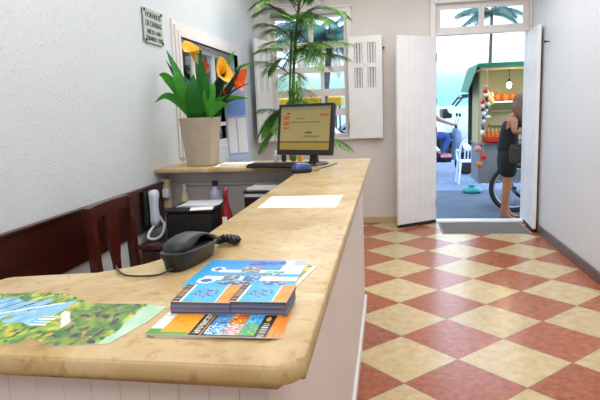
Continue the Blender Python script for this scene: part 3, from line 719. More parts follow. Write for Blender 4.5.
tmap = sheet('tourist_map', [(x+0.62, y-0.88) for x, y in mpoly], 0, 0.0012, map_fn, 130, 70, T(-0.62, 0.88, ZT+0.0003))
tag(tmap, 'die-cut green and blue illustrated tourist map lying on the counter corner', 'map')

# leaflets
def lf_photo(u, v, s, a='#1d8fd0', b='#bfe6f5', c='#1b5aa8'):
    k = nz(u, v, s, 4)
    return C3(a) if k > 0.5 else (C3(b) if k > 0.36 else C3(c))
def blue_mag(u, v):
    c = mixc(C3('#28b4e8'), C3('#1f8fdc'), v)
    if u > 0.78 and v > 0.45: c = C3('#dfe8f0') if u < 0.88 or v < 0.8 else C3('#a8c4e8')
    r = v*1.0+u*0.18
    if 0.22 < v < 0.36 and u > 0.12: c = C3('#f2f5f7')
    if 0.50 < v < 0.60 and u > 0.20: c = C3('#eef3f6')
    for (a, b, p, q, h) in ((0.30, 0.46, 0.20, 0.42, 0), (0.50, 0.66, 0.18, 0.40, 1), (0.42, 0.60, 0.50, 0.74, 2), (0.66, 0.84, 0.36, 0.56, 3), (0.70, 0.92, 0.04, 0.2, 4), (0.30, 0.62, 0.02, 0.16, 5)):
        if a < u < b and p < v < q:
            c = [C3('#5d6f7c'), C3('#2f6fb5'), C3('#8a7a70'), C3('#3b8f9c'), C3('#2a4aa0'), C3('#31538f')][h]
            if nz(u, v, 22, h) > 0.55: c = mixc(c, C3('#dde6ea'), 0.55)
    for (cx, cy, rx, ry) in ((0.17, 0.20, 0.09, 0.10), (0.17, 0.62, 0.07, 0.09)):
        d = ((u-cx)/rx)**2+((v-cy)/ry)**2
        if d < 1: c = C3('#e6f2fa') if d > 0.35 else C3('#3a62c0')
    if 0.45 < u < 0.8 and 0.80 < v < 0.94: c = C3('#2c4fb4') if nz(u, v, 20, 7) > 0.45 else C3('#5d86d6')
    return c
def yellow_mag(u, v):
    c = C3('#e4d04a') if nz(u, v, 7) > 0.45 else C3('#7fa347')
    if nz(u, v, 15, 3) > 0.62: c = C3('#44562a')
    if v < 0.06 or u > 0.95: c = C3('#efe9d0')
    return c
def card(u, v):
    if u < 0.13: 
        return C3('#e8b070') if (int(v*40) % 3 == 0 and 0.03 < u < 0.10) else C3('#2d2436')
    if u < 0.17: return C3('#e6dfd2')
    if u > 0.76+0.0*v: return mixc(C3('#f0801c'), C3('#f7a63a'), nz(u, v, 6))
    if u > 0.73: return C3('#f4e9d4')
    d = ((u-0.45)/0.22)**2+((v-0.5-0.25*(u-0.45))/0.25)**2
    c = mixc(C3('#28a7e2'), C3('#57c8f0'), nz(u, v, 5))
    if d < 1.1 and nz(u, v, 10, 4) > 0.38: c = C3('#2a5fae') if nz(u, v, 18, 2) > 0.5 else C3('#7fb8e6')
    return c
def long_leaflet(u, v):
    if u < 0.10: 
        return C3('#4d9a35') if v < 0.22 else (C3('#c9ced2') if int(v*26) % 4 == 0 and v > 0.5 else C3('#f2f3ee'))
    if u < 0.34:
        if v < 0.10+0.1*(0.34-u): return C3('#6fa63a')
        return C3('#8a5a18') if (nz(u, v, 26, 1) > 0.74 and 0.3 < v < 0.85) else C3('#f7a71c')
    if u < 0.46:
        if abs(u-0.435) < 0.005: return C3('#e4a53a')
        return C3('#e9e4d6') if (0.365 < u < 0.415 and 0.08 < v < 0.92 and int(v*44) % 3 != 0 and nz(u, v, 70, 2) > 0.42) else C3('#15130f')
    if u < 0.86:
        if v > 0.93 or v < 0.05: return C3('#20242a')
        col = 0 if u < 0.60 else (1 if u < 0.73 else 2); row = 0 if v < 0.5 else 1
        pal = [[('#2aa0dc', '#e2f1f6', '#1c62b4'), ('#3c7fc8', '#86b8de', '#1f4a80')], [('#d8cfc4', '#d8502c', '#8fb8d6'), ('#e8861a', '#b3341c', '#f4d04a')], [('#3aa65a', '#8ac34a', '#2a7fd0'), ('#22a9e0', '#8fdcf2', '#1d7cc0')]][col][row]
        k = nz(u, v, 20, col+3*row); return C3(pal[0]) if k > 0.5 else (C3(pal[1]) if k > 0.38 else C3(pal[2]))
    if u < 0.955:
        if 0.60 < v < 0.85 and ((u-0.905)/0.02)**2+((v-0.73)/0.10)**2 < 1: return C3('#e0a02a')
        return C3('#e2ddcc') if (0.885 < u < 0.93 and v < 0.55 and int(v*40) % 3 == 0) else C3('#17150f')
    return C3('#f58a14')
R_ = lambda w, h: [(-w/2, -h/2), (w/2, -h/2), (w/2, h/2), (-w/2, h/2)]
def leaflet(fn, w, h, x, y, z, rz, nx, ny, label, th=0.0015, rx=0, ry=0, group=None, name='leaflet'):
    o = sheet(name, R_(w, h), 0, th, fn, nx, ny, T(x, y, z, rz, rx, ry)); return tag(o, label, name, group)
# rear pile: yellow ones under the big blue booklet
leaflet(yellow_mag, 0.21, 0.20, -0.285, 1.140, ZT+0.0005, -0.16, 20, 20, 'yellow and green booklet lowest under the big blue one, its corner poking out furthest right', group='booklets in the rear pile', name='booklet')
leaflet(yellow_mag, 0.20, 0.21, -0.292, 1.152, ZT+0.0025, -0.06, 20, 20, 'yellow and green booklet directly beneath the big blue booklet, its right edge showing', group='booklets in the rear pile', name='booklet')
leaflet(blue_mag, 0.232, 0.200, -0.308, 1.150, ZT+0.0045, -0.01, 70, 50, 'big open light blue booklet with small photographs behind the card stacks', 0.003, group='booklets in the rear pile', name='booklet')
# two stacks of cards
stackmat = mat('card_edges', '#4a4c66', 0.6); t_, b_ = nodes_of(stackmat)
tcx = t_.nodes.new('ShaderNodeTexCoord'); sxx = t_.nodes.new('ShaderNodeSeparateXYZ'); wv = t_.nodes.new('ShaderNodeTexWhiteNoise'); wv.noise_dimensions = '1D'
fl = t_.nodes.new('ShaderNodeMath'); fl.operation = 'MULTIPLY'; fl.inputs[1].default_value = 900; fr = t_.nodes.new('ShaderNodeMath'); fr.operation = 'FLOOR'
rr = t_.nodes.new('ShaderNodeValToRGB'); rr.color_ramp.elements[0].color = lin('#2f3146'); rr.color_ramp.elements[1].color = lin('#8d8fae')
t_.links.new(tcx.outputs['Object'], sxx.inputs[0]); t_.links.new(sxx.outputs[2], fl.inputs[0]); t_.links.new(fl.outputs[0], fr.inputs[0]); t_.links.new(fr.outputs[0], wv.inputs['W']); t_.links.new(wv.outputs[0], rr.inputs[0]); t_.links.new(rr.outputs[0], b_.inputs['Base Color'])
for i, (cx, cy, w, rz, h, lb) in enumerate(((-0.333, 0.945, 0.108, 0.015, 0.024, 'thick stack of blue and orange postcards, left one of the two stacks'), (-0.229, 0.947, 0.104, -0.02, 0.025, 'thick stack of blue and orange postcards, right one nearer the counter edge'))):
    st = thing('card_stack', lb, 'card stack', (cx, cy, ZT+0.004), 'postcard stacks')
    for k in range(5):
        MB().xf(T(cx+random.uniform(-.0012, .0012), cy+random.uniform(-.0012, .0012), ZT+0.004+h*k/5, rz+random.uniform(-.012, .012))).box(-w/2, w/2, -0.046, 0.046, 0, h/5-0.0003).build('card_bundle', stackmat, st)
    sheet('top_card', R_(w, 0.095), 0, 0.0012, card, 46, 34, T(cx+0.001, cy+0.001, ZT+0.004+h+0.0005, rz, 0.012 if i == 0 else -0.004, 0.01 if i == 0 else -0.01), parent=st)
# long leaflets fanned out in front
for i, (dx, dy, rz) in enumerate(((0.013, 0.004, 0.05), (0.007, 0.002, 0.03), (0.0, 0.0, 0.0))):
    leaflet(long_leaflet, 0.210, 0.104, -0.290+dx, 0.859+dy, ZT+0.0004+0.0021*i, rz-0.005, 120 if i == 2 else 40, 44 if i == 2 else 12,
            ['lowest of the three long orange and black leaflets, its orange end sticking out right', 'middle one of the three fanned long leaflets, only its orange right end showing', 'top long leaflet with orange, black and photo panels nearest the counter front'][i], 0.0016, group='long leaflets fanned in front')

# papers on the counter
def form(u, v):
    c = C3('#f6f6f4')
    if 0.1 < u < 0.9 and 0.15 < v < 0.85 and int(v*30) % 3 == 0 and nz(u, v*3, 14, 2) > 0.52: c = C3('#c9ccd4')
    return c
bm_poly = [(-0.150, -0.140), (0.148, -0.150), (0.150, 0.148), (-0.152, 0.135)]
fo = sheet('printed_form', bm_poly, 0, 0.001, form, 40, 40, T(-0.340, 2.145, ZT+0.0004, 0.0)); tag(fo, 'white printed sheet alone in the middle of the counter top', 'paper')

# monitor
mn = thing('monitor', 'black flat computer monitor showing a yellow form screen on the counter end', 'monitor', (-0.50, 3.66, ZT))
MM = T(-0.542, 3.63, ZT+0.233, math.radians(-25), math.radians(-9))
w, h = 0.425, 0.335
b = MB().xf(MM); b.box(-w/2, w/2, 0.0, 0.035, -h/2, h/2, 0.008, 2).box(-w/2+0.05, w/2-0.05, 0.03, 0.06, -h/2+0.04, h/2-0.05, 0.012, 2)
b.build('housing', MT['black'], mn, 40)
fr_ = MB().xf(MM); frame(fr_, -w/2, w/2, -h/2, h/2, -0.006, 0.002, 0.018); fr_.box(-w/2+0.018, w/2-0.018, -0.006, 0.002, -h/2+0.018, -h/2+0.034)
fr_.build('bezel', MT['black'], mn)
def screen_fn(u, v):
    c = mixc(C3('#d6c277'), C3('#cbb360'), v)
    if v < 0.17: c = C3('#cfa93a')
    if abs(v-0.185) < 0.012: c = C3('#6a5a28')
    if v > 0.90: c = C3('#b9a964')
    if v > 0.955: c = C3('#9a9a78')
    if 0.07 < u < 0.19 and 0.48 < v < 0.80: c = C3('#e06a34') if int(v*30) % 4 else C3('#d6c277')
    if 0.78 < u < 0.97 and 0.77 < v < 0.83: c = C3('#e8713a')
    if 0.12 < u < 0.20 and 0.83 < v < 0.87: c = C3('#6b3a20')
    for (a, b_, p, q) in ((0.22, 0.80, 0.64, 0.655), (0.33, 0.50, 0.72, 0.735), (0.18, 0.47, 0.41, 0.425), (0.5, 0.85, 0.86, 0.875)):
        if a < u < b_ and p < v < q: c = C3('#5f5430')
    if 0.52 < u < 0.65 and 0.38 < v < 0.42: c = C3('#2e2a1c')
    if 0.48 < u < 0.80 and 0.28 < v < 0.33: c = C3('#a8944a')
    return c
sw, shh = w-0.036, h-0.052
scr = sheet('screen', R_(sw, shh), 0, 0.001, screen_fn, 60, 60, MM @ T(0, -0.0015, 0.008, 0, PI/2), parent=mn, m=MT['screen'])
MB().xf(T(-0.50, 3.665, ZT, math.radians(-24))).tube([(0, 0.015, 0.01), (0, 0.018, 0.07), (0, 0.012, 0.12)], [0.035, 0.026, 0.024], 12).build('stand_neck', MT['black'], mn, 50)
MB().xf(T(-0.50, 3.66, ZT, math.radians(-24))).lathe([(0.105, 0), (0.108, 0.006), (0.09, 0.014), (0.035, 0.020)], n=32).build('stand_base', MT['black'], mn, 50)

# keyboard
kb = thing('keyboard', 'black computer keyboard lying across the ledge and counter beside the mouse', 'keyboard', (-0.755, 3.62, ZT))
MK = T(-0.690, 3.49, ZT, math.radians(-10))
MB().xf(MK).box(-0.205, 0.205, -0.075, 0.075, 0.004, 0.022, 0.006, 2).build('keyboard_case', MT['black'], kb, 40)
kk = MB().xf(MK)
for r in range(5):
    for c_ in range(15):
        kk.box(-0.195+c_*0.026, -0.195+c_*0.026+0.022, -0.065+r*0.026, -0.065+r*0.026+0.021, 0.022, 0.029)
kk.build('keys', MT['blackm'], kb)
MB().tube(spline([(-0.63, 3.60, ZT+0.01), (-0.60, 3.50, ZT+0.012), (-0.575, 3.40, ZT+0.005), (-0.60, 3.34, ZT-0.03), (-0.62, 3.36, ZT-0.10), (-0.61, 3.4, ZT-0.2)], 6), 0.003, 6).build('cable', MT['black'], kb, 60)
# mouse
ms = thing('computer_mouse', 'shiny blue and black computer mouse on the counter in front of the monitor', 'mouse', (-0.500, 3.17, ZT))
MMo = T(-0.500, 3.17, ZT, math.radians(-58)) @ Matrix.Diagonal((1.12, 1.12, 1.4, 1))
mb = MB().xf(MMo); loft(mb, [ell(0.030, 0.052, 0.0, p=2.4), ell(0.033, 0.056, 0.006, p=2.4), ell(0.033, 0.056, 0.014, p=2.4), ell(0.030, 0.052, 0.017, p=2.4)]); mb.build('mouse_base', MT['blackm'], ms, 60)
mb = MB().xf(MMo); loft(mb, [ell(0.031, 0.053, 0.017, p=2.3), ell(0.029, 0.050, 0.028, p=2.3), ell(0.024, 0.042, 0.036, p=2.2), ell(0.014, 0.028, 0.041, p=2.1), ell(0.004, 0.01, 0.043, p=2)]); mb.build('mouse_shell', MT['blueplastic'], ms, 60)
MB().xf(MMo).torus((0, 0.03, 0.036), 0.006, 0.003, 'x', 14, 6).build('scroll_wheel', MT['black'], ms, 60)
MB().tube(spline([(-0.445, 3.20, ZT+0.010), (-0.42, 3.27, ZT+0.004), (-0.41, 3.38, ZT+0.004), (-0.37, 3.50, ZT+0.004), (-0.34, 3.68, ZT+0.004)], 6), 0.0028, 6).build('cable', MT['black'], ms, 60)

# ------------------------------------------------------------------ potted lilies
pl = thing('potted_lilies', 'beige tapered planter with yellow and orange lilies and broad green leaves', 'plant', (-1.335, 3.80, ZT))
px_, py_ = -1.33, 3.80
MB().lathe([(0.100, 1.046), (0.108, 1.05), (0.122, 1.20), (0.137, 1.36), (0.140, 1.372), (0.140, 1.380), (0.130, 1.380), (0.126, 1.345)], px_, py_, 40, sq=0.38, capt=False).build('planter', MT['pot'], pl, 50)
MB().lathe([(0.128, 1.345), (0.10, 1.352)], px_, py_, 32, sq=0.38).build('soil', MT['soil'], pl)
def leaf(name, m, pts, w, side=None, fold=0.25, prof=None, n=6):
    MB().blade(spline(pts, n), w, fold, side, prof).build(name, MT[m], pl, 80)
CX = Vector((1, 0.1, 0))
Zs = 1.35
leaf('leaf', 'leaf_mint', [(-1.37, 3.80, Zs), (-1.44, 3.78, 1.62), (-1.522, 3.75, 1.845)], 0.036, (0.95, 0.1, 0.3))
leaf('leaf', 'leaf_black', [(-1.38, 3.82, Zs), (-1.46, 3.80, 1.60), (-1.545, 3.78, 1.785)], 0.017, (0.9, 0.1, 0.4))
leaf('leaf', 'leaf', [(-1.36, 3.77, Zs), (-1.42, 3.70, 1.55), (-1.50, 3.66, 1.66), (-1.545, 3.64, 1.675)], 0.042, (0.45, -0.3, 0.85))
leaf('leaf', 'leaf', [(-1.35, 3.75, Zs), (-1.42, 3.66, 1.49), (-1.49, 3.60, 1.535), (-1.555, 3.56, 1.49)], 0.032, (0.1, -0.5, 0.85))
leaf('leaf', 'leaf_dark', [(-1.325, 3.73, Zs), (-1.315, 3.66, 1.47), (-1.305, 3.62, 1.57), (-1.295, 3.62, 1.665)], 0.061, CX, 0.15)
leaf('leaf', 'leaf', [(-1.28, 3.75, Zs), (-1.24, 3.68, 1.45), (-1.19, 3.64, 1.55), (-1.16, 3.64, 1.60)], 0.054, (0.85, 0.1, -0.45), 0.15)
leaf('leaf', 'leaf', [(-1.27, 3.78, Zs), (-1.19, 3.74, 1.46), (-1.08, 3.72, 1.50), (-0.955, 3.72, 1.495)], 0.030, (-0.05, -0.45, 0.9))
leaf('leaf', 'leaf_dark', [(-1.30, 3.80, Zs), (-1.295, 3.79, 1.6), (-1.288, 3.77, 1.865)], 0.034, CX)
leaf('leaf', 'leaf_dark', [(-1.29, 3.82, Zs), (-1.22, 3.82, 1.56), (-1.12, 3.82, 1.72)], 0.032, (0.8, 0, -0.5))
leaf('leaf', 'leaf_black', [(-1.26, 3.79, Zs), (-1.18, 3.77, 1.58), (-1.105, 3.75, 1.69)], 0.028, (0.8, 0, -0.5))
leaf('leaf', 'leaf_black', [(-1.25, 3.78, Zs), (-1.14, 3.75, 1.50), (-1.06, 3.73, 1.61), (-0.992, 3.72, 1.715)], 0.025, (0.75, 0, -0.65))
leaf('leaf', 'leaf_black', [(-1.25, 3.77, Zs), (-1.17, 3.73, 1.44), (-1.06, 3.71, 1.545), (-0.928, 3.70, 1.60)], 0.011, (0.4, -0.2, -0.9))
leaf('leaf', 'leaf_black', [(-1.26, 3.76, Zs), (-1.19, 3.71, 1.42), (-1.10, 3.69, 1.475), (-1.02, 3.68, 1.50)], 0.013, (0.4, -0.2, -0.9))
leaf('leaf', 'leaf', [(-1.22, 3.83, Zs), (-1.17, 3.84, 1.6), (-1.11, 3.84, 1.76), (-1.06, 3.84, 1.83)], 0.017, (0.8, 0, -0.5))
leaf('leaf', 'leaf_dark', [(-1.24, 3.84, Zs), (-1.20, 3.85, 1.46), (-1.16, 3.86, 1.56)], 0.032, CX)
def spathe(base, axis, L, Rm, m, roll=0.0):
    """funnel-shaped flower with one drawn-out lip"""
    base = Vector(base); d = Vector(axis).normalized(); s = d.cross(Vector((0, 0, 1)))
    if s.length < 0.05: s = Vector((1, 0, 0))
    s.normalize(); u = s.cross(d)
    s, u = s*math.cos(roll)+u*math.sin(roll), u*math.cos(roll)-s*math.sin(roll)
    mb = MB(); rows = []; n = 20
    for i in range(11):
        t = i/10; ring = []
        for j in range(n):
            a = 2*PI*j/n; lip = max(0, math.cos(a))**2
            r = Rm*(0.10+0.32*t+0.58*t**3.2)
            hh = L*t*(0.72+0.28*lip)-L*0.10*t**6*(1-lip)
            ring.append(mb._v(base+d*hh+(s*math.cos(a)*(1+0.25*lip*t**3)+u*math.sin(a)*0.85)*r))
        rows.append(ring)
    for a, b in zip(rows, rows[1:]):
        for j in range(n): mb.bm.faces.new((a[j], a[(j+1)%n], b[(j+1)%n], b[j]))
    mb.bm.faces.new(list(reversed(rows[0])))
    f = mb.build('flower', MT[m], pl, 80)
    MB().tube([base+d*L*0.15, base+d*L*0.62], [0.006, 0.004]).build('spadix', MT['yellow'], f, 60)
    return f
def fstem(f, pts): MB().tube(spline(pts, 6), 0.006, 8).build('stem', MT['stem'], f, 60)
leaf('leaf', 'leaf', [(-1.34, 3.74, Zs), (-1.37, 3.66, 1.50), (-1.40, 3.62, 1.63), (-1.42, 3.62, 1.70)], 0.045, CX, 0.2)
leaf('leaf', 'leaf_dark', [(-1.29, 3.74, Zs), (-1.26, 3.66, 1.50), (-1.22, 3.62, 1.60), (-1.20, 3.61, 1.67)], 0.045, CX, 0.2)
leaf('leaf', 'leaf', [(-1.27, 3.74, Zs), (-1.20, 3.66, 1.42), (-1.12, 3.62, 1.46), (-1.05, 3.61, 1.44)], 0.034, (0.1, -0.4, 0.9), 0.2)
leaf('leaf', 'leaf_dark', [(-1.32, 3.84, Zs), (-1.33, 3.86, 1.6), (-1.36, 3.86, 1.78)], 0.03, CX, 0.2)
f = spathe((-1.335, 3.79, 1.755), (-0.05, -0.35, 1.0), 0.145, 0.070, 'yellow', 0.6); fstem(f, [(-1.31, 3.80, 1.35), (-1.325, 3.80, 1.58), (-1.333, 3.79, 1.76)])
f = spathe((-1.265, 3.80, 1.660), (0.10, -0.05, 1.0), 0.120, 0.036, 'orange', 0.0); fstem(f, [(-1.30, 3.80, 1.35), (-1.28, 3.80, 1.52), (-1.265, 3.80, 1.665)])
f = spathe((-1.175, 3.79, 1.650), (0.75, -0.60, 0.40), 0.125, 0.075, 'yellow', 1.2); fstem(f, [(-1.27, 3.80, 1.35), (-1.22, 3.80, 1.55), (-1.170, 3.79, 1.657)])
f = spathe((-1.115, 3.77, 1.575), (0.98, -0.20, 0.36), 0.165, 0.068, 'orange', 2.2); fstem(f, [(-1.26, 3.79, 1.35), (-1.19, 3.78, 1.50), (-1.110, 3.77, 1.577)])
f = spathe((-1.165, 3.77, 1.525), (0.75, -0.45, 0.35), 0.10, 0.035, 'orange', 0.5); fstem(f, [(-1.27, 3.78, 1.35), (-1.22, 3.77, 1.46), (-1.165, 3.77, 1.527)])
pl.location.x += 0.022

# ------------------------------------------------------------------ tall palm in the corner
pm = thing('potted_palm', 'tall feathery indoor palm in front of the shuttered back window', 'plant', (-0.97, 5.72, 0))
MB().lathe([(0.15, 0.0), (0.16, 0.01), (0.20, 0.34), (0.21, 0.36), (0.19, 0.36), (0.185, 0.32)], -0.97, 5.72, 32, capt=False).build('planter', MT['pot'], pm, 50)
MB().lathe([(0.185, 0.32), (0.1, 0.33)], -0.97, 5.72, 24).build('soil', MT['soil'], pm)
MB().tube(spline([(-0.97, 5.72, 0.3), (-0.972, 5.72, 1.0), (-0.945, 5.70, 1.76), (-0.86, 5.70, 2.48), (-0.83, 5.70, 2.75)], 6), [0.019]*12+[0.015]*13, 10).build('stem', MT['palm_stem'], pm, 60)
MB().tube(spline([(-1.00, 5.70, 0.3), (-1.01, 5.70, 1.0), (-0.985, 5.68, 1.6), (-0.94, 5.66, 2.2)], 6), 0.013, 8).build('stem', MT['palm_stem'], pm, 60)
MB().tube(spline([(-0.94, 5.74, 0.3), (-0.93, 5.76, 0.9), (-0.92, 5.76, 1.4), (-0.93, 5.76, 1.7)], 6), 0.011, 8).build('stem', MT['palm_stem'], pm, 60)
def frond(a, b, sag, L=0.23, n=46, droop=0.35, skip=0.12):
    sp_ = curve_pts(a, b, sag, 24); mb = MB()
    mb.tube(sp_, [0.005-0.004*i/23 for i in range(24)], 5)
    for i in range(n):
        t = skip+(1-skip)*i/(n-1); k = t*23; i0 = min(22, int(k)); p = sp_[i0].lerp(sp_[i0+1], k-i0)
        d = (sp_[min(23, i0+2)]-sp_[max(0, i0-1)]).normalized()
        s = d.cross(Vector((0, 0, 1)))
        if s.length < 0.2: s = Vector((1, 0.3, 0))
        s.normalize()
        ln = L*(0.45+0.55*math.sin(PI*min(1, 0.15+t*0.85)))*random.uniform(0.85, 1.1)
        for sg in (-1, 1):
            dirv = (d*0.62+s*sg*0.78+Vector((0, 0, random.uniform(-0.1, 0.15)))).normalized()
            q = [p+dirv*ln*x+Vector((0, 0, -droop*ln*x*x)) for x in (0, 0.35, 0.7, 1)]
            mb.blade(q, 0.0044, 0.3, None, lambda t: (0.5, 1, 0.8, 0.06)[min(3, int(round(t*3)))])
    mb.build('frond', MT['palm'], pm, 80)
FR = [((-0.87, 5.70, 2.30), (-0.40, 5.58, 2.30), 0.09), ((-0.93, 5.70, 1.98), (-0.37, 5.50, 2.02), 0.06), ((-0.94, 5.70, 1.86), (-0.41, 5.60, 1.90), 0.07),
      ((-0.95, 5.70, 1.74), (-1.43, 5.40, 1.85), 0.09), ((-0.93, 5.70, 2.10), (-1.27, 5.60, 2.26), 0.05), ((-0.98, 5.70, 1.45), (-1.26, 5.50, 1.20), 0.07),
      ((-0.96, 5.70, 1.62), (-0.74, 5.40, 1.42), 0.08), ((-0.90, 5.70, 2.22), (-1.20, 5.62, 2.46), 0.03), ((-0.85, 5.70, 2.50), (-0.78, 5.66, 2.92), 0.02),
      ((-0.90, 5.70, 2.15), (-0.80, 5.22, 2.24), 0.08), ((-0.98, 5.70, 1.30), (-1.27, 5.55, 1.42), 0.05), ((-0.87, 5.70, 2.38), (-0.46, 5.60, 2.66), 0.05),
      ((-0.95, 5.70, 1.74), (-0.90, 5.22, 1.60), 0.09), ((-0.95, 5.72, 1.02), (-0.40, 5.58, 1.02), 0.10), ((-0.92, 5.70, 2.06), (-1.10, 5.28, 2.12), 0.09),
      ((-0.86, 5.70, 2.44), (-1.14, 5.55, 2.62), 0.08), ((-0.94, 5.70, 1.90), (-1.18, 5.30, 1.98), 0.06), ((-0.88, 5.70, 2.30), (-0.62, 5.30, 2.16), 0.10), ((-0.97, 5.70, 1.50), (-0.80, 5.36, 1.28), 0.09),
      ((-0.90, 5.70, 2.16), (-0.52, 5.45, 2.22), 0.10), ((-0.94, 5.70, 1.96), (-0.58, 5.35, 1.80), 0.10), ((-0.90, 5.70, 2.25), (-1.24, 5.5, 2.36), 0.08), ((-0.86, 5.70, 2.42), (-0.66, 5.4, 2.5), 0.08), ((-0.97, 5.70, 1.40), (-1.12, 5.3, 1.22), 0.08), ((-0.92, 5.70, 2.10), (-0.98, 5.2, 2.28), 0.06), ((-0.88, 5.70, 2.35), (-1.08, 5.4, 2.58), 0.06), ((-0.98, 5.70, 1.22), (-1.30, 5.6, 1.05), 0.10)]
random.seed(21)
for i in range(11):
    z = random.uniform(1.85, 2.6); t = (z-1.76)/0.72; x = -0.945+0.085*t; an = random.uniform(0, 2*PI)
    r = random.uniform(0.32, 0.5)
    FR.append(((x, 5.70, z), (max(-1.22, x+r*math.cos(an)), 5.60+0.42*r*math.sin(an)*2-0.1, z+random.uniform(-0.05, 0.12)), random.uniform(0.06, 0.11)))
for a, b, s in FR: frond(a, b, s, droop=0.30 if b[2] > a[2]-0.05 else 0.5)
# ------------------------------------------------------------------ the street outside
GZ = -0.10
structure('sidewalk', MB().box(-14, 14, YB+0.135, 10.1, -0.3, GZ), MT['pave'])
structure('road', MB().box(-30, 30, 10.1, 20.0, -0.35, GZ-0.06), MT['road'])
structure('beach', MB().box(-120, 120, 20.0, 45.0, -0.6, GZ-0.05), MT['sand'])
structure('sea', MB().box(-2500, 2500, 45.0, 2600, -1.2, GZ-0.4), MT['sea'])
structure('side_yard', MB().box(-9, XL-0.22, 1.0, YB+0.31, -0.3, GZ), MT['yard'])

# garden hut seen through the left window
hut = thing('garden_hut', 'dark timber hut with white windows outside the left window', 'hut', (-5.2, 11.2, GZ))
MB().box(-6.2, -4.3, 10.0, 12.4, GZ, 2.55).build('hut_wall', MT['plank'], hut)
MB().box(-6.6, -3.6, 8.9, 14.2, 2.55, 3.0, 0.02).build('hut_roof', MT['plank'], hut)
for y0, y1 in ((10.5, 10.95), (11.3, 11.75)):
    wn = MB().box(-4.3, -4.27, y0, y1, 1.45, 2.15).build('hut_window', MT['white_plastic'], hut)
for x in (-3.75,): MB().box(x-0.05, x+0.05, 13.9, 14.0, GZ, 2.55).build('post', MT['plank'], hut)

# ---- food cart
fc = thing('food_cart', 'green-roofed street food cart with lit shelves and grey body outside the door', 'cart', (2.1, 8.7, GZ))
X0, X1, Ya, Yb = 1.245, 3.05, 8.10, 8.80
MB().box(X0, X1, Ya, Yb, 0.29, 0.83, 0.01).build('cart_body', MT['cart_grey'], fc)
MB().box(X0-0.02, X1+0.02, Ya-0.03, Yb, 0.83, 0.86, 0.006).build('cart_counter', MT['cart_grey'], fc)
MB().box(X0, X1, Yb-0.03, Yb, 0.86, 1.90).build('back_wall', MT['tan'], fc)
MB().box(X0, X0+0.025, Ya+0.05, Yb-0.03, 0.86, 1.84).build('side_wall', MT['tan'], fc)
for x, y in ((X0-0.05, Yb-0.03), (X1-0.03, Yb-0.03), (X1-0.03, Ya)): MB().box(x, x+0.05, y, y+0.05, 0.80, 1.88).build('corner_post', MT['green_dark'], fc)
MB().box(X0+0.01, X0+0.045, Ya+0.005, Ya+0.04, 0.86, 1.88).build('corner_post', MT['tan'], fc)
rf = MB().box(X0-0.05, X1+0.1, Ya-0.22, Yb+0.1, 1.885, 1.935, 0.006).build('cart_roof', MT['green'], fc)
MB().box(X0-0.02, X1, Ya-0.18, Yb, 1.865, 1.885).build('roof_lining', MT['tan'], fc)
fl_ = MB(); A_ = [(X0-0.05, Ya-0.20, 1.915), (X0-0.05, Yb+0.1, 1.915), (X0-0.14, Yb+0.1, 1.60), (X0-0.14, Ya+0.05, 1.57)]
B_ = [(p[0]-0.012, p[1], p[2]-0.010) for p in A_]
fl_.face(A_); fl_.face(list(reversed(B_)))
for i in range(4): fl_.face([A_[i], A_[(i+1)%4], B_[(i+1)%4], B_[i]])
bmesh.ops.remove_doubles(fl_.bm, verts=fl_.bm.verts[:], dist=1e-5)
fl_.build('side_awning', MT['green'], fc)
MB().box(X0+0.2, X1-0.05, Ya+0.30, Ya+0.62, 1.405, 1.43, 0.004).build('shelf', MT['white_plastic'], fc)
for i in range(2): MB().box(X0+0.25, X1-0.1, Yb-0.16, Yb-0.03, 1.08+0.2*i, 1.095+0.2*i).build('back_shelf', MT['tan'], fc)
wx, wy, wz, R0 = 1.705, 7.98, GZ+0.335, 0.335
whl = MB().torus((wx, wy, wz), R0-0.028, 0.028, 'y', 40, 10).build('wheel', MT['rubber'], fc, 60)
MB().torus((wx, wy, wz), R0-0.065, 0.013, 'y', 40, 8).build('rim', MT['metal'], whl, 60)
sp_ = MB()
for i in range(14):
    a = 2*PI*i/14; sp_.tube([(wx, wy, wz), (wx+(R0-0.065)*math.cos(a), wy, wz+(R0-0.065)*math.sin(a))], 0.003, 5)
sp_.build('spokes', MT['metal'], whl); MB().tube([(wx, wy-0.05, wz), (wx, wy+0.17, wz)], 0.025, 12).build('hub', MT['darkmetal'], whl, 50)
whl2 = MB().torus((wx+0.45, Yb+0.12, wz), R0-0.028, 0.028, 'y', 32, 8).build('wheel', MT['rubber'], fc, 60)
for x in (X1-0.45, X1-0.2): MB().box(x-0.02, x+0.02, Ya+0.1, Ya+0.14, GZ, 0.30).build('prop_leg', MT['darkmetal'], fc)
lb = thing('light_bulb', 'bright bare bulb hanging inside the food cart', 'bulb', (1.66, 8.22, 1.60))
MB().ball((1.66, 8.22, 1.645), 0.036, None, 0.045).build('glass', MT['bulb'], lb, 80)
MB().tube([(1.66, 8.22, 1.685), (1.66, 8.22, 1.73)], 0.016, 10).tube([(1.66, 8.22, 1.73), (1.66, 8.22, 1.866)], 0.004, 6).build('socket', MT['black'], lb, 50)
pd = bpy.data.lights.new('bulb_light', 'POINT'); pd.energy = 5; pd.color = (1, 0.86, 0.62); pd.shadow_soft_size = 0.05
po = bpy.data.objects.new('bulb_light', pd); po.location = (0, -0.06, 0.0); po.parent = lb; COL.objects.link(po)
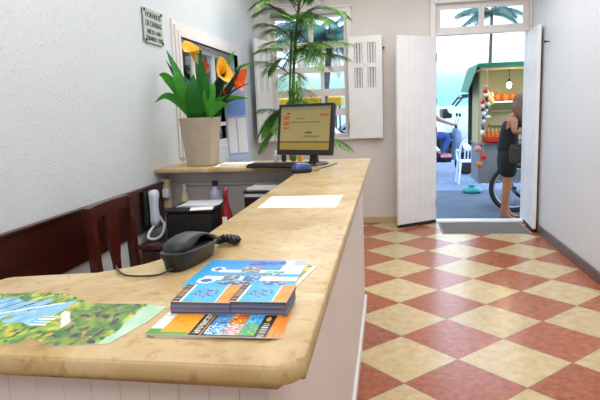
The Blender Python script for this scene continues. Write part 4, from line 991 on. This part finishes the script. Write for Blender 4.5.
# orange coconuts on the shelf
c0 = None
for i, (x, r) in enumerate(((1.545, 0.058), (1.665, 0.062), (1.785, 0.060), (1.905, 0.060), (2.03, 0.06))):
    lbs = ['orange round fruit on the cart shelf, leftmost beside the pale bunch', 'orange round fruit on the cart shelf, second from the left, left of the bulb', 'orange round fruit on the cart shelf just right of the hanging bulb', 'orange round fruit on the cart shelf above the woman, fourth from left', 'rightmost orange round fruit on the cart shelf'][i]
    if c0 is None:
        c0 = thing('orange_fruit', lbs, 'fruit', (x, 8.50, 1.43), 'round fruit on the cart shelf')
        MB().ball((x, 8.50, 1.43+r), r).build('fruit_body', MT['coconut'], c0, 80); MB().tube([(x, 8.50, 1.43+2*r-0.004), (x, 8.50, 1.43+2*r+0.014)], 0.006, 6).build('stalk', MT['stem'], c0)
    else: copy_thing(c0, (x, 8.50, 1.43), lbs)
pf = thing('pale_bunch', 'pale yellow bunch of fruit hanging at the left end of the cart shelf', 'fruit', (1.395, 8.26, 1.36))
for i, (dx, dz) in enumerate(((-0.045, 0.05), (0.045, 0.05), (0, 0.10), (0, 0.02), (-0.02, 0.15), (0.035, 0.13))):
    MB().ball((1.385+dx, 8.20+0.02*(i % 2), 1.38+dz), 0.040, 0.036, 0.052).build('fruit', MT['pale_fruit'], pf, 80)
MB().tube([(1.385, 8.20, 1.53), (1.385, 8.20, 1.863)], 0.003, 5).build('string', MT['rope'], pf)
# ornaments hung on strings from the roof edge
def ornament(x, y, z1, seq, label):
    t = thing('hanging_ornament', label, 'ornament', (x, y, z1), 'ornaments hung from the cart roof')
    MB().tube([(x, y, 1.866), (x, y, z1)], 0.003, 5).build('string', MT['rope'], t)
    z = z1
    seq = [(m, r*0.78, e) for m, r, e in seq]
    for m, r, e in seq:
        MB().ball((x+random.uniform(-.015, .015), y-0.01, z+r*e), r, r, r*e, 10, 7).build('bead', MT[m], t, 80); z += 2*r*e*0.95
ornament(1.262, 7.85, 0.98, [('white_plastic', 0.035, 1.4), ('black', 0.022, 1.2), ('paleblue', 0.026, 1.2), ('white_plastic', 0.028, 1.3), ('jeans', 0.025, 1.3), ('white_plastic', 0.036, 1.1), ('black', 0.03, 1), ('white_plastic', 0.03, 1.2), ('red', 0.04, 1.0)], 'longest hanging string of white, black and blue beads at the cart corner')
ornament(1.310, 7.86, 1.20, [('white_plastic', 0.05, 0.6), ('paleblue', 0.022, 1.3), ('white_plastic', 0.025, 1.2), ('black', 0.022, 1.3), ('white_plastic', 0.03, 1.0), ('red', 0.032, 1.0), ('coconut', 0.035, 1.0)], 'hanging string of shells with orange top right of the longest one')
ornament(1.285, 7.80, 1.44, [('black', 0.028, 1.2), ('white_plastic', 0.035, 0.9), ('red', 0.045, 0.9), ('tan', 0.03, 1.1)], 'short hanging string topped by a red ball left of the cart post')
# things on the cart counter
bs = thing('red_crate', 'red plastic crate at the front edge of the cart counter', 'crate', (1.46, 8.16, 0.86))
q = MB(); q.box(1.34, 1.58, 8.02, 8.22, 0.862, 0.875); 
for a in ((1.34, 1.348, 8.02, 8.22), (1.572, 1.58, 8.02, 8.22), (1.34, 1.58, 8.02, 8.028), (1.34, 1.58, 8.212, 8.22)): q.box(*a, 0.862, 0.93, 0.002)
q.build('crate_body', MT['red'], bs)
jar0 = None
for i in range(7):
    x = 1.35+0.055*i; lbl = 'small orange jar in the row on the cart counter behind the red crate'
    if jar0 is None:
        jar0 = thing('orange_jar', lbl, 'jar', (x, 8.32, 0.86), 'orange jars on the cart counter')
        MB().lathe([(0.022, 0.86), (0.024, 0.87), (0.024, 0.99), (0.014, 1.02)], x, 8.32, 12).build('jar_body', MT['coconut'], jar0, 50); MB().lathe([(0.015, 1.02), (0.015, 1.05)], x, 8.32, 10).build('jar_lid', MT['pale_fruit'], jar0, 50)
    else: copy_thing(jar0, (x, 8.32, 0.86), lbl)
for i, (x, y, z, m, lbl) in enumerate(((1.215, 7.96, 0.79, 'pink', 'pink plastic ball hanging at the cart corner above the red ones'), (1.290, 7.96, 0.685, 'red', 'red fruit net hanging below the pink ball, upper of two'), (1.235, 7.94, 0.575, 'coconut', 'orange-red fruit net hanging lowest at the cart corner'))):
    t = thing('hanging_net', lbl, 'net', (x, y, z), 'nets hung at the cart corner')
    MB().ball((x, y, z), 0.045).build('net_ball', MT[m], t, 80); MB().tube([(x, y, z+0.04), (x+0.005, y+0.10, 0.845)], 0.003, 5).build('string', MT['rope'], t)
tb = thing('plastic_bag', 'small turquoise plastic bag on the pavement beside the food cart', 'bag', (1.40, 9.8, GZ))
q = MB(); q.lathe([(0.13, GZ), (0.16, GZ+0.03), (0.14, GZ+0.07), (0.05, GZ+0.10), (0.04, GZ+0.12), (0.07, GZ+0.14)], 1.40, 9.8, 18)
for v in q.bm.verts: v.co.x += 0.02*noise.noise(v.co*9); v.co.y += 0.02*noise.noise(v.co*11)
q.build('bag_body', MT['teal'], tb, 80)

# ---- white plastic chair
pc = thing('plastic_chair', 'white plastic garden chair standing outside left of the food cart', 'chair', (1.57, 11.6, GZ-0.06))
cx, cy, z0 = 1.60, 11.5, GZ-0.06
for sx_ in (-1, 1):
    for sy_ in (-1, 1): MB().tube([(cx+sx_*0.24, cy+sy_*0.24, z0), (cx+sx_*0.20, cy+sy_*0.20, z0+0.44)], [0.018, 0.026], 8).build('leg', MT['white_plastic'], pc, 60)
MB().box(cx-0.23, cx+0.23, cy-0.23, cy+0.22, z0+0.43, z0+0.46, 0.014, 3).build('seat', MT['white_plastic'], pc, 60)
q = MB().tube(spline([(cx-0.22, cy-0.20, z0+0.45), (cx-0.22, cy-0.25, z0+0.70), (cx-0.15, cy-0.28, z0+0.85), (cx, cy-0.29, z0+0.88), (cx+0.15, cy-0.28, z0+0.85), (cx+0.22, cy-0.25, z0+0.70), (cx+0.22, cy-0.20, z0+0.45)], 6), 0.022, 8)
for i in range(5): q.tube([(cx-0.13+0.065*i, cy-0.21, z0+0.45), (cx-0.12+0.06*i, cy-0.285, z0+0.85)], 0.013, 6)
q.build('backrest', MT['white_plastic'], pc, 60)
for s in (-1, 1): MB().tube(spline([(cx+s*0.225, cy-0.25, z0+0.66), (cx+s*0.25, cy, z0+0.67), (cx+s*0.24, cy+0.2, z0+0.62), (cx+s*0.215, cy+0.21, z0+0.44)], 5), 0.018, 8).build('armrest', MT['white_plastic'], pc, 60)

# ---- palms, cars, beach stall beyond the road
def big_palm(x, y, z0, h, lean, n, L, label, seedv, w=0.13):
    random.seed(seedv)
    t = thing('coconut_palm', label, 'tree', (x, y, z0)); top = Vector((x+lean, y, z0+h))
    tk = spline([(x, y, z0), (x+lean*0.2, y, z0+h*0.4), (x+lean*0.7, y, z0+h*0.75), tuple(top)], 6)
    MB().tube(tk, [w*(1-0.35*i/18) for i in range(19)], 10).build('trunk', MT['trunk'], t, 60)
    for i in range(n):
        a = 2*PI*i/n+random.uniform(-.2, .2); el_ = random.uniform(-0.15, 0.55)
        d = Vector((math.cos(a), math.sin(a)*0.9, 0)); e = top+d*L*random.uniform(0.85, 1.1)+Vector((0, 0, L*(el_-0.35)))
        P = curve_pts(top, e, L*0.16, 16); mb = MB().tube(P, [0.03-0.026*k/15 for k in range(16)], 5)
        for k in range(2, 32):
            tt = k/31*15; i0 = min(14, int(tt)); p = P[i0].lerp(P[i0+1], tt-i0); dd = (P[i0+1]-P[i0]).normalized(); s = dd.cross(Vector((0, 0, 1))).normalized()
            ln = L*0.30*(0.4+0.6*math.sin(PI*(0.15+0.8*k/31)))
            for sg in (-1, 1):
                dv = (dd*0.5+s*sg*0.7+Vector((0, 0, -0.55))).normalized()
                mb.blade([p, p+dv*ln*0.5, p+dv*ln+Vector((0, 0, -0.1*ln))], 0.018, 0.2, None, lambda t: (0.7, 1, 0.1)[int(round(t*2))])
        mb.build('frond', MT['palm_far'], t)
big_palm(4.05, 24, GZ-0.1, 5.15, 0.08, 14, 1.4, 'slim coconut palm rising behind the food cart against the sky', 3, 0.085)
big_palm(-1.75, 14.5, GZ-0.1, 3.4, 0.32, 22, 1.6, 'leafy coconut palm outside the back window', 5, 0.11)
def car(name, label, x, y, z, m, L=3.9, sgn=1):
    t = thing(name, label, 'car', (x, y, z)); W_ = 0.82
    prof = [(-L/2, 0.30), (-L/2+0.02, 0.72), (-L/2+0.55, 0.86), (-L/2+1.05, 1.32), (L/2-1.75, 1.38), (L/2-1.15, 0.92), (L/2-0.15, 0.76), (L/2, 0.55), (L/2, 0.30)]
    mb = MB(); a = [mb._v((x+sgn*p, y-W_, z+q)) for p, q in prof]; b = [mb._v((x+sgn*p, y+W_, z+q)) for p, q in prof]; n = len(prof)
    fa = mb.bm.faces.new(a); fb = mb.bm.faces.new(list(reversed(b)))
    for i in range(n): mb.bm.faces.new((a[i], a[(i+1)%n], b[(i+1)%n], b[i]))
    bmesh.ops.bevel(mb.bm, geom=mb.bm.edges[:], offset=0.06, segments=2, affect='EDGES')
    bd = mb.build('car_body', MT[m], t, 40)
    for s in (-1, 1):
        g = MB(); yy = y+s*(W_+0.004)
        g.face([(x+sgn*p, yy, z+q) for p, q in ((-L/2+0.72, 0.90), (-L/2+1.12, 1.25), (-0.05, 1.30), (-0.05, 0.90))]); g.face([(x+sgn*p, yy, z+q) for p, q in ((0.05, 0.90), (0.05, 1.30), (L/2-1.80, 1.30), (L/2-1.28, 0.92))])
        g.build('side_glass', MT['carglass'], t)
    for p in (-L/2+0.72, L/2-0.78):
        for s in (-1, 1):
            MB().torus((x+sgn*p, y+s*(W_-0.06), z+0.31), 0.22, 0.09, 'y', 24, 8).build('tyre', MT['rubber'], t, 60)
            MB().tube([(x+sgn*p, y+s*(W_-0.02), z+0.31), (x+sgn*p, y+s*(W_+0.03), z+0.31)], 0.15, 16).build('hubcap', MT['metal'], t, 50)
car('parked_car', 'pale blue car parked across the street seen through the back window', -1.75, 12.4, GZ-0.06, 'carpaint')
car('parked_car', 'white car parked across the road behind the motorcycle rider', -0.6, 18.6, GZ-0.06, 'carwhite', 3.2)
st_ = thing('beach_stall', 'yellow canvas beach stall beyond the road seen through the back window', 'stall', (-3.2, 17.0, GZ-0.06))
for i in range(5):
    x = -4.45+0.62*i
    q = MB(); c = Vector((x+0.31, 17.0, 2.02 if i != 3 else 2.12)); B = [(x, 16.3, 1.74), (x+0.62, 16.3, 1.74), (x+0.62, 17.7, 1.74), (x, 17.7, 1.74)]
    for k in range(4): q.face([B[k], B[(k+1)%4], c]); q.face([B[k], B[(k+1)%4], (B[(k+1)%4][0], B[(k+1)%4][1], 1.50), (B[k][0], B[k][1], 1.50)])
    bmesh.ops.remove_doubles(q.bm, verts=q.bm.verts[:], dist=1e-5)
    q.build('canvas_roof', MT['yellowroof'], st_)
for x in (-4.4, -3.1, -1.5): 
    for y in (16.34, 17.66): MB().box(x-0.025, x+0.025, y-0.025, y+0.025, GZ-0.06, 1.52).build('pole', MT['trunk'], st_)
MB().box(-4.3, -1.6, 17.2, 17.6, GZ-0.06, 0.95).build('stall_counter', MT['tan'], st_)
# ---- jeep far across the road
jp = thing('parked_jeep', 'pale open jeep with dark bonnet and round lamp across the road above the rider', 'car', (2.2, 19.0, GZ-0.06))
jx, jy, jz = 2.30, 18.9, GZ-0.06
MB().box(jx-0.55, jx+0.9, jy-0.8, jy+0.8, jz+0.45, jz+1.15, 0.06, 2).build('lower_body', MT['carwhite'], jp, 40)
MB().box(jx-0.60, jx-0.30, jy-0.6, jy+0.6, jz+1.15, jz+1.45, 0.05, 2).build('bonnet', MT['darkmetal'], jp, 40)
MB().tube([(jx-0.30, jy-0.6, jz+1.4), (jx+0.0, jy-0.6, jz+1.78), (jx+0.5, jy-0.6, jz+1.85)], 0.035, 8).tube([(jx-0.30, jy+0.6, jz+1.4), (jx+0.0, jy+0.6, jz+1.78), (jx+0.5, jy+0.6, jz+1.85)], 0.035, 8).box(jx-0.02, jx+0.55, jy-0.62, jy+0.62, jz+1.80, jz+1.88, 0.02).build('roll_bar', MT['carglass'], jp)
MB().tube([(jx-0.33, jy-0.82, jz+1.42), (jx-0.33, jy-0.70, jz+1.42)], 0.13, 18).build('lamp', MT['white_plastic'], jp, 40)
for dx in (-0.35, 0.75):
    for dy in (-0.78, 0.78): MB().torus((jx+dx, jy+dy, jz+0.36), 0.25, 0.11, 'y', 24, 8).build('tyre', MT['rubber'], jp, 60)

# ---- scooter and rider
SH = -0.13
sc = thing('scooter', 'dark motor scooter with pale fairing ridden past the open door', 'scooter', (1.3, 13.0, GZ-0.06))
sz = GZ-0.06; sy = 13.0
for x in (0.62, 1.86):
    w_ = MB().torus((x, sy, sz+0.25), 0.20, 0.055, 'y', 28, 8).build('wheel', MT['rubber'], sc, 60)
    MB().tube([(x, sy-0.03, sz+0.25), (x, sy+0.03, sz+0.25)], 0.15, 16).build('hub', MT['darkmetal'], w_, 50)
q = MB()
loft(q, [[(x, sy+w*math.cos(2*PI*j/12), sz+zc+h*math.sin(2*PI*j/12)) for j in range(12)] for x, w, zc, h in ((0.42, 0.05, 0.62, 0.05), (0.60, 0.14, 0.60, 0.15), (0.95, 0.15, 0.58, 0.17), (1.15, 0.14, 0.42, 0.14), (1.40, 0.14, 0.33, 0.06), (1.52, 0.14, 0.36, 0.08))])
q.build('scooter_body', MT['blackm'], sc, 60)
MB().box(0.55, 1.05, sy-0.13, sy+0.13, sz+0.74, sz+0.82, 0.03, 3).build('seat', MT['black'], sc, 60)
q = MB(); loft(q, [[(x+dx*math.cos(2*PI*j/14), sy+w*math.sin(2*PI*j/14), sz+z) for j in range(14)] for x, dx, w, z in ((1.60, 0.10, 0.14, 0.34), (1.66, 0.12, 0.20, 0.60), (1.66, 0.11, 0.19, 0.80), (1.65, 0.11, 0.15, 0.96), (1.63, 0.07, 0.09, 1.04))])
q.build('fairing', MT['paleblue'], sc, 60)
MB().tube([(1.86, sy, sz+0.25), (1.72, sy, sz+0.80), (1.62, sy, sz+1.10)], 0.03, 10).build('fork', MT['darkmetal'], sc, 60)
MB().tube([(1.57, sy-0.34, sz+1.10), (1.62, sy-0.15, sz+1.12), (1.62, sy+0.15, sz+1.12), (1.57, sy+0.34, sz+1.10)], 0.017, 8).build('handlebar', MT['black'], sc, 60)
for s in (-1, 1): MB().tube([(1.62, sy+s*0.2, sz+1.12), (1.68, sy+s*0.26, sz+1.30)], 0.007, 6).ball((1.68, sy+s*0.27, sz+1.34), 0.03, 0.06, 0.045).build('mirror', MT['black'], sc, 60)
MB().box(1.68, 1.98, sy-0.07, sy+0.07, sz+0.50, sz+0.54, 0.015).build('mudguard', MT['paleblue'], sc)

sc.location.x += SH
def hand(V, E, Rd, wrist, palm_dir, across, curl, i0):
    """palm and five bent fingers grown from the wrist vertex i0"""
    palm_dir = Vector(palm_dir).normalized(); across = Vector(across).normalized(); down = Vector(curl).normalized(); w = Vector(wrist)
    V.append(w+palm_dir*0.05); E.append((i0, len(V)-1)); Rd.append((0.034, 0.018)); pi = len(V)-1
    for k, (off, L) in enumerate(((-0.030, 0.066), (-0.010, 0.078), (0.010, 0.074), (0.029, 0.058))):
        b = w+palm_dir*0.085+across*off; V.append(b); E.append((pi, len(V)-1)); Rd.append(0.0095)
        V.append(b+palm_dir*L*0.5+down*L*0.12); E.append((len(V)-2, len(V)-1)); Rd.append(0.0085)
        V.append(b+palm_dir*L*0.62+down*L*0.55); E.append((len(V)-2, len(V)-1)); Rd.append(0.0075)
    b = w+palm_dir*0.03+across*(-0.045)+down*0.008; V.append(b); E.append((pi, len(V)-1)); Rd.append(0.011)
    V.append(b+palm_dir*0.03+across*(-0.014)+down*0.02); E.append((len(V)-2, len(V)-1)); Rd.append(0.0085)

def head_extra(c, fwd, R=0.095, up=(0, 0, 1)):
    c = Vector(c); f = Vector(fwd).normalized(); s = f.cross(Vector(up)).normalized(); u = s.cross(f)
    def ex(mb):
        n = 20; m = 14; rows = []
        for i in range(1, m):
            t = PI*i/m; row = []
            for j in range(n):
                a = 2*PI*j/n; x = math.sin(t)*math.cos(a); y = math.sin(t)*math.sin(a); z = -math.cos(t)
                wz = 0.74 if z > -0.2 else 0.74-0.22*(-z-0.2)
                row.append(mb._v(c+f*(x*R*(1.0 if x < 0 else 0.98))+s*(y*R*wz)+u*(z*R*1.22)))
            rows.append(row)
        b = mb._v(c-u*R*1.22); tp = mb._v(c+u*R*1.22)
        for j in range(n): mb.bm.faces.new((b, rows[0][(j+1)%n], rows[0][j])); mb.bm.faces.new((tp, rows[-1][j], rows[-1][(j+1)%n]))
        for i in range(len(rows)-1):
            for j in range(n): mb.bm.faces.new((rows[i][j], rows[i][(j+1)%n], rows[i+1][(j+1)%n], rows[i+1][j]))
        mb.tube([c+f*R*0.95+u*0.01, c+f*R*1.22-u*0.025, c+f*R*0.96-u*0.035], [0.008, 0.015, 0.012], 8)
        mb.tube([c+f*R*0.88-u*0.062-s*0.022, c+f*R*0.98-u*0.060, c+f*R*0.88-u*0.062+s*0.022], 0.008, 6)
        for q in (-1, 1): mb.ball(c+s*q*R*0.76-u*0.005, 0.014, 0.014, 0.028, 8, 6); mb.ball(c+f*R*0.86+s*q*0.032+u*0.012, 0.012, 0.012, 0.009, 8, 6)
    return ex

# rider
rd = thing('person', 'person in blue shirt and jeans riding the scooter, half hidden by the door leaf', 'person', (0.95, 13.0, sz+0.80))
V = []; E = []; Rr = []
def add(p, r, par=None):
    V.append(Vector(p)); Rr.append(r); i = len(V)-1
    if par is not None: E.append((par, i))
    return i
pel = add((0.80, sy, sz+0.90), (0.15, 0.12)); wa = add((0.80, sy, sz+1.08), (0.14, 0.105), pel); che = add((0.91, sy, sz+1.30), (0.155, 0.11), wa); nk = add((0.96, sy, sz+1.47), 0.055, che); hd = add((0.97, sy, sz+1.56), 0.065, nk)
bare = []
for s in (-1, 1):
    shd = add((0.97, sy+s*0.19, sz+1.38), 0.058, che); elb = add((1.12, sy+s*0.27, sz+1.24), 0.042, shd); wr = add((1.36, sy+s*0.28, sz+1.15), 0.028, elb)
    hand(V, E, Rr, V[wr], (1, 0, -0.1), (0, -s, 0.0), (0.2, 0, -1), wr)
    hip = add((0.86, sy+s*0.10, sz+0.87), 0.095, pel); kn = add((1.33, sy+s*0.17, sz+0.88), 0.068, hip); an = add((1.20, sy+s*0.16, sz+0.48), 0.042, kn); to = add((1.36, sy+s*0.17, sz+0.435), (0.042, 0.03), an)
bd = skin_mesh('body', V, E, Rr, MT['skin'], rd, 2, head_extra((0.96, sy, sz+1.64), (1, 0, -0.1)))
def shell(name, m, chain, par):
    Vv = []; Ee = []; Rv = []
    for i, (p, r, pa) in enumerate(chain):
        Vv.append(Vector(p)); Rv.append(r)
        if pa is not None: Ee.append((pa, i))
    return skin_mesh(name, Vv, Ee, Rv, m, par, 2)
shell('shirt', MT['blue_shirt'], [((0.79, sy, sz+0.96), (0.165, 0.135), None), ((0.80, sy, sz+1.10), (0.16, 0.125), 0), ((0.91, sy, sz+1.30), (0.175, 0.13), 1), ((0.95, sy, sz+1.43), 0.075, 2),
      ((0.97, sy-0.19, sz+1.38), 0.08, 2), ((1.05, sy-0.235, sz+1.305), 0.062, 4), ((0.97, sy+0.19, sz+1.38), 0.08, 2), ((1.05, sy+0.235, sz+1.305), 0.062, 6)], rd)
shell('jeans', MT['jeans'], [((0.79, sy, sz+0.92), (0.165, 0.135), None)]+[z for k, s in enumerate((-1, 1)) for z in (((0.87, sy+s*0.10, sz+0.88), 0.112, 0), ((1.33, sy+s*0.17, sz+0.89), 0.085, 1+k*4), ((1.27, sy+s*0.165, sz+0.66), 0.07, 2+k*4), ((1.205, sy+s*0.16, sz+0.50), 0.058, 3+k*4))], rd)
for s in (-1, 1): MB().box(1.15, 1.40, sy+s*0.165-0.045, sy+s*0.165+0.045, sz+0.395, sz+0.47, 0.03, 3).build('shoe', MT['pink'], rd, 60)
MB().ball((0.955, sy, sz+1.665), 0.135, 0.125, 0.14, 20, 14).build('helmet', MT['blackm'], rd, 80)

# ---- woman shopping at the cart
wm = thing('person', 'woman in black tank top and black shorts leaning over the food cart', 'person', (1.515, 7.46, GZ))
wxx, wyy = 1.495, 7.44
V = []; E = []; Rr = []
P_ = lambda x, y, z: (wxx+x, wyy+y, GZ+z)
pel = add(P_(0.0, 0, 0.88), (0.135, 0.115)); wa = add(P_(0.01, 0, 1.03), (0.115, 0.088), pel); che = add(P_(0.03, 0, 1.21), (0.13, 0.095), wa); nk = add(P_(0.095, 0, 1.36), 0.048, che); hd = add(P_(0.13, 0, 1.42), 0.052, nk)
for s in (-1, 1):
    shd = add(P_(0.04, s*0.165, 1.295), 0.048, che); elb = add(P_(0.03 if s < 0 else 0.10, s*0.26, 1.11+0.03*(s < 0)), 0.036, shd); wr = add(P_(0.265, s*0.20, 1.15), 0.024, elb)
    hand(V, E, Rr, V[wr], (1, -0.1*s, -0.1), (0, -s, 0), (0.1, 0, -1), wr)
    hip = add(P_(0.0, s*0.085, 0.82), 0.094, pel); kn = add(P_(0.015+0.02*s, s*0.085, 0.47), 0.062, hip); cf = add(P_(-0.005+0.02*s, s*0.085, 0.33), 0.056, kn); an = add(P_(-0.015+0.03*s, s*0.08, 0.085), 0.038, cf); hl = add(P_(-0.04+0.03*s, s*0.08, 0.04), 0.030, an); to = add(P_(0.09+0.03*s, s*0.09, 0.035), (0.036, 0.020), an); t2 = add(P_(0.155+0.03*s, s*0.095, 0.028), (0.032, 0.014), to)
hc = Vector(P_(0.165, 0, 1.49))
skin_mesh('body', V, E, Rr, MT['skin'], wm, 2, head_extra(hc, (1, 0, -0.45)))
shell('tank_top', MT['cloth_black'], [(P_(0.0, 0, 0.84), (0.160, 0.14), None), (P_(0.010, 0, 0.96), (0.172, 0.142), 0), (P_(0.012, 0, 1.06), (0.155, 0.122), 1), (P_(0.028, 0, 1.20), (0.152, 0.118), 2), (P_(0.042, 0, 1.29), (0.125, 0.075), 3)], wm)
shell('shorts', MT['cloth_black'], [(P_(0.012, 0, 1.00), (0.150, 0.120), None), (P_(0.0, 0, 0.90), (0.172, 0.145), 0), (P_(0.0, -0.085, 0.78), 0.122, 1), (P_(0.0, -0.088, 0.66), 0.108, 2), (P_(0.004, -0.088, 0.55), 0.098, 3), (P_(0.0, 0.085, 0.78), 0.122, 1), (P_(0.01, 0.088, 0.66), 0.108, 5), (P_(0.014, 0.088, 0.55), 0.098, 6)], wm)
q = MB(); f = Vector((1, 0, -0.45)).normalized(); u = Vector((0.41, 0, 0.91))
q.ball(hc-f*0.018+u*0.016, 0.102, 0.085, 0.118, 18, 12)
for i in range(26):
    a = PI*0.5+PI*(i/25)*1.0; s = math.sin(a+PI/2); k = math.cos(a+PI/2)
    y = -0.085*math.cos(PI*i/25); x = -0.055-0.05*math.sin(PI*i/25)
    b = hc+Vector((x+0.02, y, 0.03))
    q.tube(spline([b, b+Vector((-0.01, y*0.25, -0.12)), b+Vector((0.035+0.03*abs(y)/0.085, y*0.25, -0.24)), b+Vector((0.06+0.05*abs(y)/0.085, y*0.1, -0.33))], 4), [0.022]*9+[0.018]*3+[0.006], 6)
q.build('hair', MT['hair'], wm, 80)
bgm = MB().xf(T(wxx+0.09, wyy-0.185, GZ+0.90, 0.05)); loft(bgm, [ell(0.075, 0.028, -0.15), ell(0.105, 0.040, -0.11), ell(0.105, 0.038, 0.02), ell(0.09, 0.026, 0.085)])
tag(bgm.build('hip_bag', MT['cloth_print'], wm, 60), 'dark patterned bag at her hip')
for s in (-1, 1):
    MB().xf(T(wxx+0.055+0.03*s, wyy+s*0.088, GZ+0.001)).prism([(0.13*math.cos(2*PI*j/16)*1.0, 0.042*math.sin(2*PI*j/16)*(1+0.25*math.cos(2*PI*j/16))) for j in range(16)], 0, 0.014, 0.003, 2).build('flip_flop', MT['blackm'], wm, 40)
